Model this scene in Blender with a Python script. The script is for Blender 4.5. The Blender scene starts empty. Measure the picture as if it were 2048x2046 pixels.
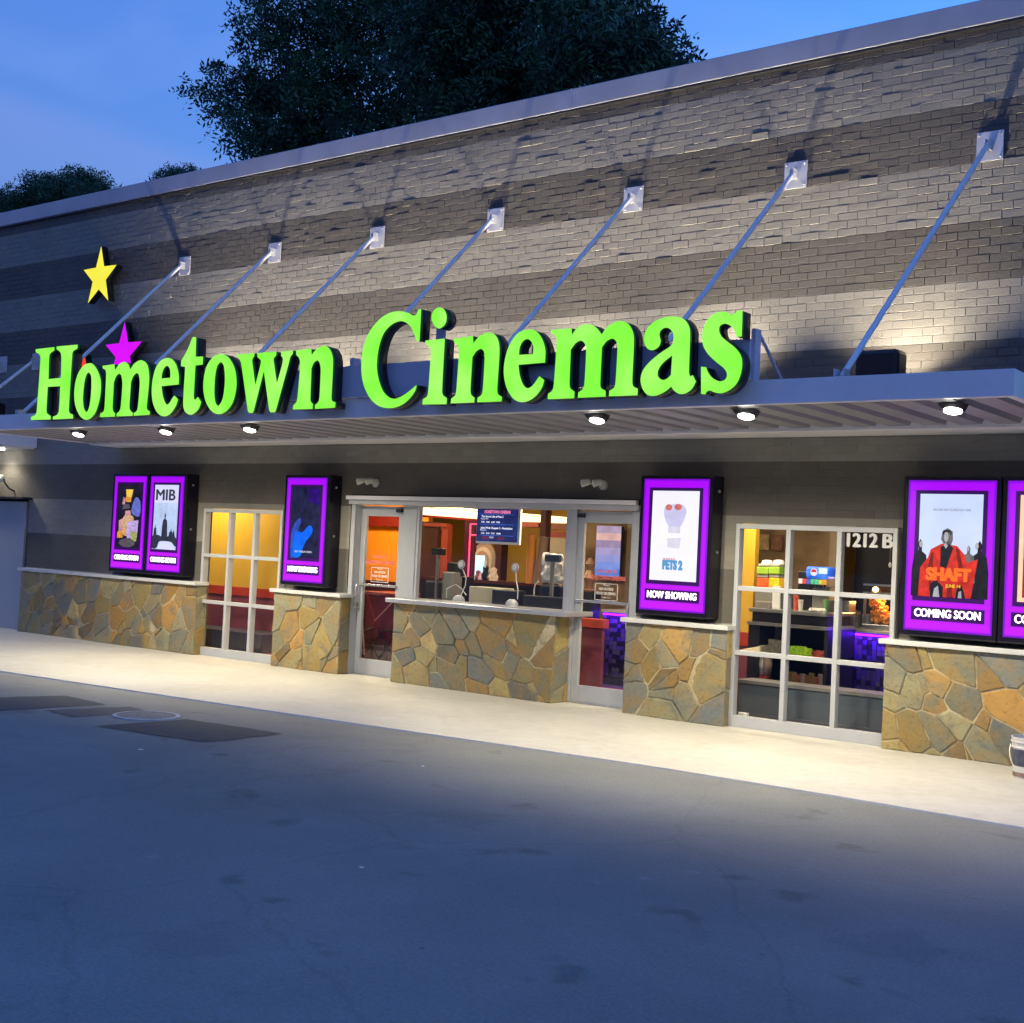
import bpy, bmesh, math, random
import numpy as np
from mathutils import Vector, Matrix
R = math.radians
rnd = random.Random(7)
sc = bpy.context.scene
COL = sc.collection

# ------------------------------------------------------------------ camera
YAW, PITCH, ROLL, FPX = .65725251, .03033748, .04852619, 2606.08
CAM = np.array([0., -12.0487, 1.7])
_f = np.array([-math.sin(YAW)*math.cos(PITCH), math.cos(YAW)*math.cos(PITCH), math.sin(PITCH)])
_r = np.array([math.cos(YAW), math.sin(YAW), 0.])
_u = np.cross(_r, _f)
cr = math.cos(ROLL)*_r + math.sin(ROLL)*_u
cu = -math.sin(ROLL)*_r + math.cos(ROLL)*_u
cf = _f
cam = bpy.data.cameras.new('camera'); co = bpy.data.objects.new('camera', cam); COL.objects.link(co)
cam.sensor_width = 36; cam.lens = 36*FPX/2048; cam.clip_end = 2000; cam.clip_start = .05
co.matrix_world = Matrix(((cr[0], cu[0], -cf[0], CAM[0]), (cr[1], cu[1], -cf[1], CAM[1]), (cr[2], cu[2], -cf[2], CAM[2]), (0, 0, 0, 1)))
sc.camera = co

# ------------------------------------------------------------------ sky, sun, exposure
SUN_EL, SUN_ROT = -2.8, 40.0
w = bpy.data.worlds.new('World'); sc.world = w; w.use_nodes = True
wn, wl = w.node_tree.nodes, w.node_tree.links
for n in list(wn): wn.remove(n)
wo = wn.new('ShaderNodeOutputWorld'); bg = wn.new('ShaderNodeBackground')
sky = wn.new('ShaderNodeTexSky'); sky.sky_type = 'NISHITA'; sky.sun_disc = False
sky.sun_elevation = R(SUN_EL); sky.sun_rotation = R(SUN_ROT); sky.ozone_density = 3.5; sky.air_density = 1.2; sky.dust_density = .4
SKY_STRENGTH = 14.5
tint = wn.new('ShaderNodeMix'); tint.data_type = 'RGBA'; tint.blend_type = 'MULTIPLY'; tint.inputs[0].default_value = 1
tint.inputs[7].default_value = (.50, 1.0, .93, 1)
tc = wn.new('ShaderNodeTexCoord'); mp = wn.new('ShaderNodeMapping')
mp.inputs['Rotation'].default_value = (R(20), R(-25), R(30)); mp.inputs['Scale'].default_value = (1.2, 4.5, 7)
nz = wn.new('ShaderNodeTexNoise'); nz.inputs['Scale'].default_value = 1.1; nz.inputs['Detail'].default_value = 5; nz.inputs['Roughness'].default_value = .45
cr_ = wn.new('ShaderNodeValToRGB'); cr_.color_ramp.elements[0].position = .48; cr_.color_ramp.elements[1].position = .72
cr_.color_ramp.elements[0].color = (0, 0, 0, 1); cr_.color_ramp.elements[1].color = (.22, .22, .22, 1)
cl = wn.new('ShaderNodeMix'); cl.data_type = 'RGBA'
cl.inputs[7].default_value = (.035, .045, .085, 1)
wl.new(tc.outputs['Generated'], mp.inputs[0]); wl.new(mp.outputs[0], nz.inputs['Vector']); wl.new(nz.outputs['Fac'], cr_.inputs[0])
wl.new(sky.outputs[0], tint.inputs[6]); wl.new(tint.outputs[2], cl.inputs[6]); wl.new(cr_.outputs[0], cl.inputs[0])
def _dir(px, py):
    d = (px-1024)/FPX*cr - (py-1023)/FPX*cu + cf; return d/np.linalg.norm(d)
_n1 = np.cross(_dir(-60, 150), _dir(470, 315)); _n1 /= np.linalg.norm(_n1)
if np.dot(_n1, _dir(100, 400)) < 0: _n1 = -_n1
dt = wn.new('ShaderNodeVectorMath'); dt.operation = 'DOT_PRODUCT'; dt.inputs[1].default_value = tuple(_n1); wl.new(tc.outputs['Generated'], dt.inputs[0])
wob = wn.new('ShaderNodeMath'); wob.operation = 'MULTIPLY_ADD'; wob.inputs[1].default_value = .035; wl.new(nz.outputs['Fac'], wob.inputs[0]); wl.new(dt.outputs['Value'], wob.inputs[2])
ra = wn.new('ShaderNodeMapRange'); ra.interpolation_type = 'SMOOTHSTEP'; ra.inputs[1].default_value = .010; ra.inputs[2].default_value = .030; wl.new(wob.outputs[0], ra.inputs[0])
rb_ = wn.new('ShaderNodeMapRange'); rb_.interpolation_type = 'SMOOTHSTEP'; rb_.inputs[1].default_value = .02; rb_.inputs[2].default_value = .13; rb_.inputs[3].default_value = .30; rb_.inputs[4].default_value = 0; wl.new(wob.outputs[0], rb_.inputs[0])
mm = wn.new('ShaderNodeMath'); mm.operation = 'MULTIPLY'; wl.new(ra.outputs[0], mm.inputs[0]); wl.new(rb_.outputs[0], mm.inputs[1])
cb_ = wn.new('ShaderNodeMix'); cb_.data_type = 'RGBA'; wl.new(mm.outputs[0], cb_.inputs[0]); wl.new(cl.outputs[2], cb_.inputs[6]); cb_.inputs[7].default_value = (.019, .025, .054, 1)
wl.new(cb_.outputs[2], bg.inputs[0]); bg.inputs[1].default_value = SKY_STRENGTH
wl.new(bg.outputs[0], wo.inputs[0])
sun = bpy.data.lights.new('sun', 'SUN'); sun.energy = .01; sun.angle = R(12); sun.color = (.6, .7, 1)
so = bpy.data.objects.new('sun', sun); COL.objects.link(so); so.rotation_euler = (R(75), 0, R(-SUN_ROT)); so['kind'] = 'structure'
sc.view_settings.view_transform = 'Standard'; sc.view_settings.look = 'None'; sc.view_settings.exposure = 0; sc.view_settings.gamma = 1
sc.cycles.use_denoising = True
sc.cycles.max_bounces = 7; sc.cycles.transparent_max_bounces = 12
sc.cycles.sample_clamp_indirect = 6

# ------------------------------------------------------------------ helpers
def P(px, py, y):                      # point of the photograph (2048 px) on the vertical plane at depth y, in metres
    d = (px-1024)/FPX*cr - (py-1023)/FPX*cu + cf
    t = (y-CAM[1])/d[1]
    q = CAM + t*d
    return Vector(q)
def PZ(px, py, z):                     # same on a horizontal plane
    d = (px-1024)/FPX*cr - (py-1023)/FPX*cu + cf
    t = (z-CAM[2])/d[2]
    return Vector(CAM + t*d)
def srgb(r, g, b):
    f = lambda c: (c/255/12.92) if c/255 <= .04045 else ((c/255+.055)/1.055)**2.4
    return (f(r), f(g), f(b))
MATS = {}
def mat(name, col=(.5, .5, .5), rough=.6, metal=0, emit=None, es=1, var=.12, vs=6, bump=0, bs=40, spec=.5, col2=None, det=4):
    if name in MATS: return MATS[name]
    m = bpy.data.materials.new(name); m.use_nodes = True; MATS[name] = m
    n, l = m.node_tree.nodes, m.node_tree.links
    b = n['Principled BSDF']; b.inputs['Roughness'].default_value = rough; b.inputs['Metallic'].default_value = metal
    b.inputs['Specular IOR Level'].default_value = spec
    t = n.new('ShaderNodeTexCoord')
    a = n.new('ShaderNodeTexNoise'); a.inputs['Scale'].default_value = vs; a.inputs['Detail'].default_value = det
    l.new(t.outputs['Object'], a.inputs['Vector'])
    rp = n.new('ShaderNodeValToRGB'); rp.color_ramp.elements[0].position = .3; rp.color_ramp.elements[1].position = .7
    c2 = col2 if col2 else tuple(min(1, c*(1+var)) for c in col); c1 = col if col2 else tuple(c*(1-var) for c in col)
    rp.color_ramp.elements[0].color = (*c1, 1); rp.color_ramp.elements[1].color = (*c2, 1)
    l.new(a.outputs['Fac'], rp.inputs[0]); l.new(rp.outputs[0], b.inputs['Base Color'])
    if emit:
        b.inputs['Emission Color'].default_value = (*emit, 1); b.inputs['Emission Strength'].default_value = es
        if col2 is None:
            r2 = n.new('ShaderNodeValToRGB'); r2.color_ramp.elements[0].position = .3; r2.color_ramp.elements[1].position = .7
            r2.color_ramp.elements[0].color = (*[c*(1-var) for c in emit], 1); r2.color_ramp.elements[1].color = (*[c*(1+var) for c in emit], 1)
            l.new(a.outputs['Fac'], r2.inputs[0]); l.new(r2.outputs[0], b.inputs['Emission Color'])
    if bump:
        q = n.new('ShaderNodeTexNoise'); q.inputs['Scale'].default_value = bs; q.inputs['Detail'].default_value = 6
        l.new(t.outputs['Object'], q.inputs['Vector'])
        bp = n.new('ShaderNodeBump'); bp.inputs['Strength'].default_value = bump; bp.inputs['Distance'].default_value = .01
        l.new(q.outputs['Fac'], bp.inputs['Height']); l.new(bp.outputs[0], b.inputs['Normal'])
    return m
def attrmat(name, rough, bump, bs, var_scale=9, mixcol=None, mixamt=.5, spec=.3, cloud=None):   # base colour from each piece's own colour attribute
    m = bpy.data.materials.new(name); m.use_nodes = True; MATS[name] = m
    n, l = m.node_tree.nodes, m.node_tree.links; b = n['Principled BSDF']
    b.inputs['Roughness'].default_value = rough; b.inputs['Specular IOR Level'].default_value = spec
    at = n.new('ShaderNodeVertexColor'); at.layer_name = 'tone'
    t = n.new('ShaderNodeTexCoord'); a = n.new('ShaderNodeTexNoise'); a.inputs['Scale'].default_value = var_scale; a.inputs['Detail'].default_value = 5
    l.new(t.outputs['Object'], a.inputs['Vector'])
    rp = n.new('ShaderNodeValToRGB'); rp.color_ramp.elements[0].position = .42; rp.color_ramp.elements[1].position = .72
    rp.color_ramp.elements[0].color = (0, 0, 0, 1); rp.color_ramp.elements[1].color = (mixamt,)*3+(1,)
    mx = n.new('ShaderNodeMix'); mx.data_type = 'RGBA'
    l.new(a.outputs['Fac'], rp.inputs[0]); l.new(rp.outputs[0], mx.inputs[0]); l.new(at.outputs[0], mx.inputs[6])
    mx.inputs[7].default_value = (*(mixcol or (.3, .3, .3)), 1)
    last = mx.outputs[2]
    if cloud:
        for sc2, c2_, lo, hi, am in ((3.2, cloud, .5, .66, .75), (26, (.10, .085, .05), .52, .75, .55), (60, (.45, .40, .25), .6, .8, .35)):
            a2 = n.new('ShaderNodeTexNoise'); a2.inputs['Scale'].default_value = sc2; a2.inputs['Detail'].default_value = 6; a2.inputs['Distortion'].default_value = .6
            l.new(t.outputs['Object'], a2.inputs['Vector']); r2 = n.new('ShaderNodeValToRGB'); r2.color_ramp.elements[0].position = lo; r2.color_ramp.elements[1].position = hi
            r2.color_ramp.elements[0].color = (0, 0, 0, 1); r2.color_ramp.elements[1].color = (am, am, am, 1); l.new(a2.outputs['Fac'], r2.inputs[0])
            m2 = n.new('ShaderNodeMix'); m2.data_type = 'RGBA'; l.new(r2.outputs[0], m2.inputs[0]); l.new(last, m2.inputs[6]); m2.inputs[7].default_value = (*c2_, 1); last = m2.outputs[2]
    l.new(last, b.inputs['Base Color'])
    q = n.new('ShaderNodeTexNoise'); q.inputs['Scale'].default_value = bs; q.inputs['Detail'].default_value = 7
    l.new(t.outputs['Object'], q.inputs['Vector'])
    bp = n.new('ShaderNodeBump'); bp.inputs['Strength'].default_value = bump; bp.inputs['Distance'].default_value = .012
    l.new(q.outputs['Fac'], bp.inputs['Height']); l.new(bp.outputs[0], b.inputs['Normal'])
    return m
def glass(name, tintc=(.93, .95, .94), gl=.10):
    if name in MATS: return MATS[name]
    m = bpy.data.materials.new(name); m.use_nodes = True; MATS[name] = m
    n, l = m.node_tree.nodes, m.node_tree.links
    for x in list(n): n.remove(x)
    o = n.new('ShaderNodeOutputMaterial'); mx = n.new('ShaderNodeMixShader'); tr = n.new('ShaderNodeBsdfTransparent'); g = n.new('ShaderNodeBsdfGlossy')
    tr.inputs[0].default_value = (*tintc, 1); g.inputs['Roughness'].default_value = .03
    lw = n.new('ShaderNodeFresnel'); ge = n.new('ShaderNodeNewGeometry'); ma = n.new('ShaderNodeMath'); ma.operation = 'MULTIPLY_ADD'; ma.inputs[1].default_value = -2; ma.inputs[2].default_value = 1; l.new(ge.outputs['Backfacing'], ma.inputs[0])
    pw_ = n.new('ShaderNodeMath'); pw_.operation = 'POWER'; pw_.inputs[0].default_value = 1.5; l.new(ma.outputs[0], pw_.inputs[1]); l.new(pw_.outputs[0], lw.inputs[0])
    l.new(lw.outputs[0], mx.inputs[0]); l.new(tr.outputs[0], mx.inputs[1]); l.new(g.outputs[0], mx.inputs[2]); l.new(mx.outputs[0], o.inputs[0])
    return m

class MB:
    def __init__(s): s.v = []; s.f = []; s.m = []; s.ms = []
    def _mi(s, m):
        if m not in s.ms: s.ms.append(m)
        return s.ms.index(m)
    def poly(s, pts, m): 
        k = len(s.v); s.v += [tuple(p) for p in pts]; s.f.append(list(range(k, k+len(pts)))); s.m.append(s._mi(m)); return s
    def box(s, x0, x1, y0, y1, z0, z1, m, bev=0):
        if x1 < x0: x0, x1 = x1, x0
        if y1 < y0: y0, y1 = y1, y0
        if z1 < z0: z0, z1 = z1, z0
        if bev:
            b = min(bev, (x1-x0)/3, (y1-y0)/3, (z1-z0)/3)
            bm = bmesh.new(); bmesh.ops.create_cube(bm, size=1)
            for v in bm.verts: v.co = Vector(((x0+x1)/2+v.co.x*(x1-x0), (y0+y1)/2+v.co.y*(y1-y0), (z0+z1)/2+v.co.z*(z1-z0)))
            bmesh.ops.bevel(bm, geom=bm.edges[:]+bm.verts[:], offset=b, segments=2, affect='EDGES', profile=.5)
            return s.bm(bm, m)
        k = len(s.v); s.v += [(x, y, z) for x in (x0, x1) for y in (y0, y1) for z in (z0, z1)]
        i = s._mi(m)
        for q in ((0, 1, 3, 2), (4, 6, 7, 5), (0, 4, 5, 1), (2, 3, 7, 6), (0, 2, 6, 4), (1, 5, 7, 3)):
            s.f.append([k+a for a in q]); s.m.append(i)
        return s
    def bm(s, bm, m, mw=None):
        k = len(s.v); i = s._mi(m); bm.verts.index_update()
        for v in bm.verts: s.v.append(tuple(mw @ v.co if mw else v.co))
        for f in bm.faces: s.f.append([k+v.index for v in f.verts]); s.m.append(i)
        bm.free(); return s
    def tube(s, pts, r, m, n=10, cap=True):
        pts = [Vector(p) for p in pts]; rs = r if isinstance(r, (list, tuple)) else [r]*len(pts)
        i = s._mi(m); k0 = len(s.v); up = None
        for j, p in enumerate(pts):
            d = (pts[min(j+1, len(pts)-1)]-pts[max(j-1, 0)]).normalized()
            if up is None: up = Vector((0, 0, 1)) if abs(d.z) < .9 else Vector((1, 0, 0))
            a = d.cross(up).normalized(); b = a.cross(d).normalized(); up = b
            for q in range(n):
                t = 2*math.pi*q/n; s.v.append(tuple(p+rs[j]*(a*math.cos(t)+b*math.sin(t))))
        for j in range(len(pts)-1):
            for q in range(n):
                s.f.append([k0+j*n+q, k0+j*n+(q+1) % n, k0+(j+1)*n+(q+1) % n, k0+(j+1)*n+q]); s.m.append(i)
        if cap:
            s.f.append([k0+q for q in range(n)]); s.m.append(i)
            s.f.append([k0+(len(pts)-1)*n+q for q in range(n)][::-1]); s.m.append(i)
        return s
    def lathe(s, c, prof, m, n=20, axis=Vector((0, 0, 1))):
        c = Vector(c); q = Vector((0, 0, 1)).rotation_difference(axis.normalized()); i = s._mi(m); k0 = len(s.v)
        for (r, h) in prof:
            for a in range(n):
                t = 2*math.pi*a/n; s.v.append(tuple(c+q @ Vector((r*math.cos(t), r*math.sin(t), h))))
        for j in range(len(prof)-1):
            for a in range(n):
                s.f.append([k0+j*n+a, k0+j*n+(a+1) % n, k0+(j+1)*n+(a+1) % n, k0+(j+1)*n+a]); s.m.append(i)
        s.f.append([k0+a for a in range(n)][::-1]); s.m.append(i)
        s.f.append([k0+(len(prof)-1)*n+a for a in range(n)]); s.m.append(i)
        return s
    def build(s, name, parent=None, smooth=False):
        me = bpy.data.meshes.new(name); me.from_pydata(s.v, [], s.f)
        for m in s.ms: me.materials.append(m)
        me.polygons.foreach_set('material_index', s.m)
        if smooth: me.polygons.foreach_set('use_smooth', [True]*len(me.polygons)); 
        bm = bmesh.new(); bm.from_mesh(me); bmesh.ops.recalc_face_normals(bm, faces=bm.faces[:]); bm.to_mesh(me); bm.free()
        if smooth: me.set_sharp_from_angle(angle=R(40))
        me.update(); o = bpy.data.objects.new(name, me); COL.objects.link(o)
        if parent: link(o, parent)
        return o
def link(o, parent):
    bpy_loc = parent.get('_loc'); o.parent = parent
    o.matrix_parent_inverse = Matrix.Translation(-Vector(parent['base'])) if 'base' in parent else Matrix()
def tag(o, label=None, cat=None, group=None, kind=None):
    if label: o['label'] = label
    if cat: o['category'] = cat
    if group: o['group'] = group
    if kind: o['kind'] = kind
    return o
def thing(name, label, cat, loc, group=None):
    o = bpy.data.objects.new(name, None); COL.objects.link(o); o.location = loc; o.empty_display_size = .1
    BASES[o.name] = Vector(loc); return tag(o, label, cat, group)
BASES = {}
def link(o, parent):
    o.parent = parent
    if parent.name in BASES: o.matrix_parent_inverse = Matrix.Translation(-BASES[parent.name])
def copy_tree(o, delta, label=None):
    c = o.copy(); COL.objects.link(c); c.location = o.location+Vector(delta)
    if o.name in BASES: BASES[c.name] = BASES[o.name]+Vector(delta)
    if label: c['label'] = label
    for ch in [x for x in COL.objects if x.parent == o]:
        d = ch.copy(); COL.objects.link(d); d.parent = c; d.matrix_parent_inverse = ch.matrix_parent_inverse.copy()
        for g in [x for x in COL.objects if x.parent == ch]:
            e = g.copy(); COL.objects.link(e); e.parent = d; e.matrix_parent_inverse = g.matrix_parent_inverse.copy()
    return c
def struct(o): return tag(o, kind='structure')

# text as a mesh on the plane y=const (reads from -y)
def text_mesh(body, size, m, x, y, z, width=None, offset=0, extrude=.002, parent=None, name='lettering', align='CENTER', bold=0):
    cu_ = bpy.data.curves.new('t', 'FONT'); cu_.body = body; cu_.size = size; cu_.align_x = align; cu_.align_y = 'CENTER'
    cu_.offset = offset; cu_.extrude = extrude; cu_.resolution_u = 3
    to = bpy.data.objects.new('t', cu_); COL.objects.link(to)
    dg = bpy.context.evaluated_depsgraph_get(); dg.update()
    me = bpy.data.meshes.new_from_object(to.evaluated_get(dg)); COL.objects.unlink(to); bpy.data.objects.remove(to)
    co_ = np.array([v.co[:] for v in me.vertices])
    if not len(co_): co_ = np.zeros((1, 3))
    sx = 1
    if width: sx = width/max(1e-6, co_[:, 0].max()-co_[:, 0].min())
    cx = (co_[:, 0].max()+co_[:, 0].min())/2 if align == 'CENTER' else 0
    for v in me.vertices: v.co = Vector((x+(v.co.x-cx)*sx, y-v.co.z, z+v.co.y))
    if bold:
        bm = bmesh.new()
        for k, (dx, dz) in enumerate(((-bold, 0), (bold, 0), (0, bold*.5), (0, -bold*.5), (-bold*.5, 0), (bold*.5, 0))):
            n0 = len(bm.verts); bm.from_mesh(me); bm.verts.ensure_lookup_table()
            for v in bm.verts[n0:]: v.co += Vector((dx, -.0002*k, dz))
        bm.to_mesh(me); bm.free()
    me.materials.clear(); me.materials.append(m)
    for p_ in me.polygons: p_.material_index = 0
    o = bpy.data.objects.new(name, me); COL.objects.link(o)
    if parent: link(o, parent)
    return o

# ------------------------------------------------------------------ materials
WM = mat('white_metal', (.80, .78, .80), .35, .0, var=.05, vs=3)
FRAME = mat('window_aluminium', (.52, .53, .54), .38, .2, var=.04)
COPING = mat('coping_metal', (.46, .46, .49), .4, .3, var=.10, vs=2, bump=.1, bs=4)
BLACK = mat('black_metal', (.012, .012, .014), .3, .0, var=.2)
SATIN = mat('satin_black', (.02, .02, .022), .45)
STEEL = mat('steel', (.55, .55, .55), .28, .9, var=.08)
GLASS = glass('clear_glass')
CAPM = mat('cap_stone', (.60, .60, .58), .45, var=.06, vs=5, bump=.1, bs=30)
BRICK = attrmat('painted_brick', .8, .38, 55, 1.3, (.17, .16, .145), .30, .22)
STONE = attrmat('flagstone', .62, .6, 22, 5, (.36, .21, .05), .6, .35, cloud=(.17, .185, .15))
MORTAR = mat('stone_mortar', (.42, .37, .26), .85, bump=.5, bs=60)

# ------------------------------------------------------------------ ground
def ground():
    pass
asph = bpy.data.materials.new('asphalt'); asph.use_nodes = True
n, l = asph.node_tree.nodes, asph.node_tree.links; b = n['Principled BSDF']; b.inputs['Roughness'].default_value = .62
b.inputs['Specular IOR Level'].default_value = .35
t = n.new('ShaderNodeTexCoord')
def noise(sc_, det, rough=.6, dist=0):
    a = n.new('ShaderNodeTexNoise'); a.inputs['Scale'].default_value = sc_; a.inputs['Detail'].default_value = det; a.inputs['Roughness'].default_value = rough
    a.inputs['Distortion'].default_value = dist
    l.new(t.outputs['Object'], a.inputs['Vector']); return a
def ramp(src, p0, p1, c0, c1):
    r = n.new('ShaderNodeValToRGB'); r.color_ramp.elements[0].position = p0; r.color_ramp.elements[1].position = p1
    r.color_ramp.elements[0].color = (*c0, 1); r.color_ramp.elements[1].color = (*c1, 1); l.new(src, r.inputs[0]); return r
def mul(a, b_):
    q = n.new('ShaderNodeMix'); q.data_type = 'RGBA'; q.blend_type = 'MULTIPLY'; q.inputs[0].default_value = 1
    l.new(a, q.inputs[6]); l.new(b_, q.inputs[7]); return q
big = ramp(noise(.55, 5, .6, .3).outputs['Fac'], .3, .72, (.185, .19, .18), (.265, .265, .245))
fine = ramp(noise(55, 3).outputs['Fac'], .3, .75, (.84, .84, .84), (1.14, 1.14, 1.14))
st = ramp(noise(1.7, 3, .5, .4).outputs['Fac'], .27, .36, (.62, .62, .62), (1, 1, 1))
agg = ramp(noise(170, 2, .7).outputs['Fac'], .35, .70, (.88, .88, .88), (1.14, 1.14, 1.13))
c0 = mul(big.outputs[0], agg.outputs[0]); c1 = mul(c0.outputs[2], fine.outputs[0]); c2 = mul(c1.outputs[2], st.outputs[0])
# wandering hairline cracks
wv = n.new('ShaderNodeTexVoronoi'); wv.feature = 'DISTANCE_TO_EDGE'; wv.inputs['Scale'].default_value = .32
dn = noise(1.3, 4); am = n.new('ShaderNodeMixRGB'); am.blend_type = 'ADD'; am.inputs[0].default_value = .35
l.new(t.outputs['Object'], am.inputs[1]); l.new(dn.outputs['Color'], am.inputs[2]); l.new(am.outputs[0], wv.inputs['Vector'])
ck = ramp(wv.outputs['Distance'], .0, .005, (.86, .86, .86), (1, 1, 1)); c3 = mul(c2.outputs[2], ck.outputs[0])
def blots(last, pts, colr):
    for (px, py, rad, amt) in pts:
        q_ = PZ(px, py, -.03); vd = n.new('ShaderNodeVectorMath'); vd.operation = 'DISTANCE'; ns = noise(5, 5, .65); ad = n.new('ShaderNodeMixRGB'); ad.blend_type = 'ADD'; ad.inputs[0].default_value = rad*3.4
        l.new(t.outputs['Object'], ad.inputs[1]); l.new(ns.outputs['Color'], ad.inputs[2]); l.new(ad.outputs[0], vd.inputs[0]); vd.inputs[1].default_value = (q_.x+rad*1.7, q_.y+rad*1.7, -.014+rad*1.7)
        mr_ = n.new('ShaderNodeMapRange'); mr_.interpolation_type = 'SMOOTHSTEP'; l.new(vd.outputs['Value'], mr_.inputs[0]); mr_.inputs[1].default_value = rad*.35; mr_.inputs[2].default_value = rad*1.1; mr_.inputs[3].default_value = amt*.8; mr_.inputs[4].default_value = 0
        m2 = n.new('ShaderNodeMix'); m2.data_type = 'RGBA'; l.new(mr_.outputs[0], m2.inputs[0]); l.new(last, m2.inputs[6]); m2.inputs[7].default_value = (*colr, 1); last = m2.outputs[2]
    return last
last = blots(c3.outputs[2], [(262, 1546, .10, .6), (440, 1513, .10, .6), (548, 1808, .09, .6), (1140, 1957, .13, .55), (1590, 1797, .12, .55), (1600, 1640, .14, .4), (480, 1610, .3, .3), (1523, 1915, .02, .8), (842, 1905, .02, .8), (880, 1640, .35, .22), (1780, 1900, .3, .25), (300, 1900, .35, .22)], (.055, .058, .06))
last = blots(last, [(1190, 1770, .04, .3), (1290, 1762, .05, .35), (1380, 1750, .05, .3), (300, 1720, .05, .3), (640, 1700, .5, .16), (1150, 1600, .6, .14), (1500, 2000, .5, .12)], (.42, .42, .40))
l.new(last, b.inputs['Base Color'])
bp = n.new('ShaderNodeBump'); bp.inputs['Strength'].default_value = .55; bp.inputs['Distance'].default_value = .006
l.new(noise(90, 4).outputs['Fac'], bp.inputs['Height']); l.new(bp.outputs[0], b.inputs['Normal'])
MB().poly([(-400, -300, -.014), (300, -300, -.014), (300, 300, -.014), (-400, 300, -.014)], asph).build('parking_lot_asphalt')['kind'] = 'structure'

conc0 = mat('concrete_plain', (.66, .63, .54), .5, var=.07, vs=1.3, bump=.25, bs=50, col2=(.57, .54, .46))
conc = bpy.data.materials.new('concrete'); conc.use_nodes = True
n, l = conc.node_tree.nodes, conc.node_tree.links; b = n['Principled BSDF']; b.inputs['Roughness'].default_value = .5
t = n.new('ShaderNodeTexCoord')
k1 = ramp(noise(.9, 5, .6, .4).outputs['Fac'], .3, .7, (.56, .53, .45), (.66, .63, .545)); k2 = ramp(noise(7, 6, .65).outputs['Fac'], .3, .62, (.90, .89, .87), (1.03, 1.03, 1.03)); k3 = ramp(noise(70, 3).outputs['Fac'], .3, .7, (.95, .95, .95), (1.04, 1.04, 1.04))
k4 = mul(mul(k1.outputs[0], k2.outputs[0]).outputs[2], k3.outputs[0])
last = blots(k4.outputs[2], [(1700, 1640, .22, .5), (1800, 1655, .18, .35), (1500, 1560, .12, .15)], (.55, .42, .20))
last = blots(last, [(900, 1440, .16, .18), (300, 1330, .25, .15), (1250, 1520, .2, .15), (600, 1400, .12, .2), (1950, 1640, .15, .2), (150, 1310, .2, .15)], (.30, .28, .24))
l.new(last, b.inputs['Base Color'])
bp = n.new('ShaderNodeBump'); bp.inputs['Strength'].default_value = .25; bp.inputs['Distance'].default_value = .006
l.new(noise(60, 4).outputs['Fac'], bp.inputs['Height']); l.new(bp.outputs[0], b.inputs['Normal'])
edge = [(-60, -6.5), (-30, -4.6), (-19, -3.85), (-16.5, -3.65), (-14.1, -3.47), (-11.3, -3.27), (-8.8, -3.08), (-7.06, -2.92), (-5.6, -2.80), (-4, -2.79), (-2.6, -2.84), (0, -2.9), (20, -3.1)]
s_ = MB()
for (a, b_) in zip(edge[:-1], edge[1:]):
    s_.poly([(a[0], a[1], 0), (b_[0], b_[1], 0), (b_[0], .6, 0), (a[0], .6, 0)], conc)
    s_.poly([(a[0], a[1]-.012, -.02), (b_[0], b_[1]-.012, -.02), (b_[0], b_[1], 0), (a[0], a[1], 0)], conc)
struct(s_.build('sidewalk'))
# darker re-laid asphalt patches
pm = mat('patch_asphalt', (.060, .064, .066), .7, var=.15, vs=10, bump=.6, bs=90)
pm2 = mat('patch_asphalt_worn', (.085, .086, .085), .7, var=.15, vs=8, bump=.5, bs=90)
for pts, m_, lab in (([(-60, 1399), (40, 1393), (133, 1391), (212, 1409), (0, 1421), (-60, 1425)], pm, 0), ([(90, 1420), (260, 1413), (304, 1424), (145, 1434)], pm2, 1), ([(190, 1452), (373, 1438), (568, 1467), (410, 1485)], pm, 2)):
    q = [PZ(x, y, -.010) for x, y in pts]
    # ragged edge
    out = []
    for i, p in enumerate(q):
        p2 = q[(i+1) % len(q)]; k = 8
        for j in range(k):
            v = p.lerp(p2, j/k); out.append((v.x+rnd.uniform(-.012, .012), v.y+rnd.uniform(-.012, .012), -.010))
    struct(MB().poly(out, m_).build('asphalt_patch'))
# utility cover ring
c = PZ(293, 1432, -.010)
rg = MB(); paint = mat('ring_metal', (.42, .43, .47), .5, var=.2, vs=9)
cov = mat('cover_iron', (.16, .165, .18), .6, var=.25, vs=14, bump=.5, bs=60)
N = 40
for i in range(N):
    a0, a1 = 2*math.pi*i/N, 2*math.pi*(i+1)/N
    for (r0, r1, z, m_) in ((.27, .31, -.002, paint), (0.02, .27, -.006, cov)):
        rg.poly([(c.x+r0*math.cos(a0), c.y+r0*math.sin(a0), z), (c.x+r1*math.cos(a0), c.y+r1*math.sin(a0), z), (c.x+r1*math.cos(a1), c.y+r1*math.sin(a1), z), (c.x+r0*math.cos(a1), c.y+r0*math.sin(a1), z)], m_)
    rg.poly([(c.x+.31*math.cos(a0), c.y+.31*math.sin(a0), -.014), (c.x+.31*math.cos(a1), c.y+.31*math.sin(a1), -.014), (c.x+.31*math.cos(a1), c.y+.31*math.sin(a1), -.002), (c.x+.31*math.cos(a0), c.y+.31*math.sin(a0), -.002)], paint)
tag(rg.build('manhole_cover'), 'round utility cover with pale rim set in the asphalt between the dark patches', 'manhole cover')

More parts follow.
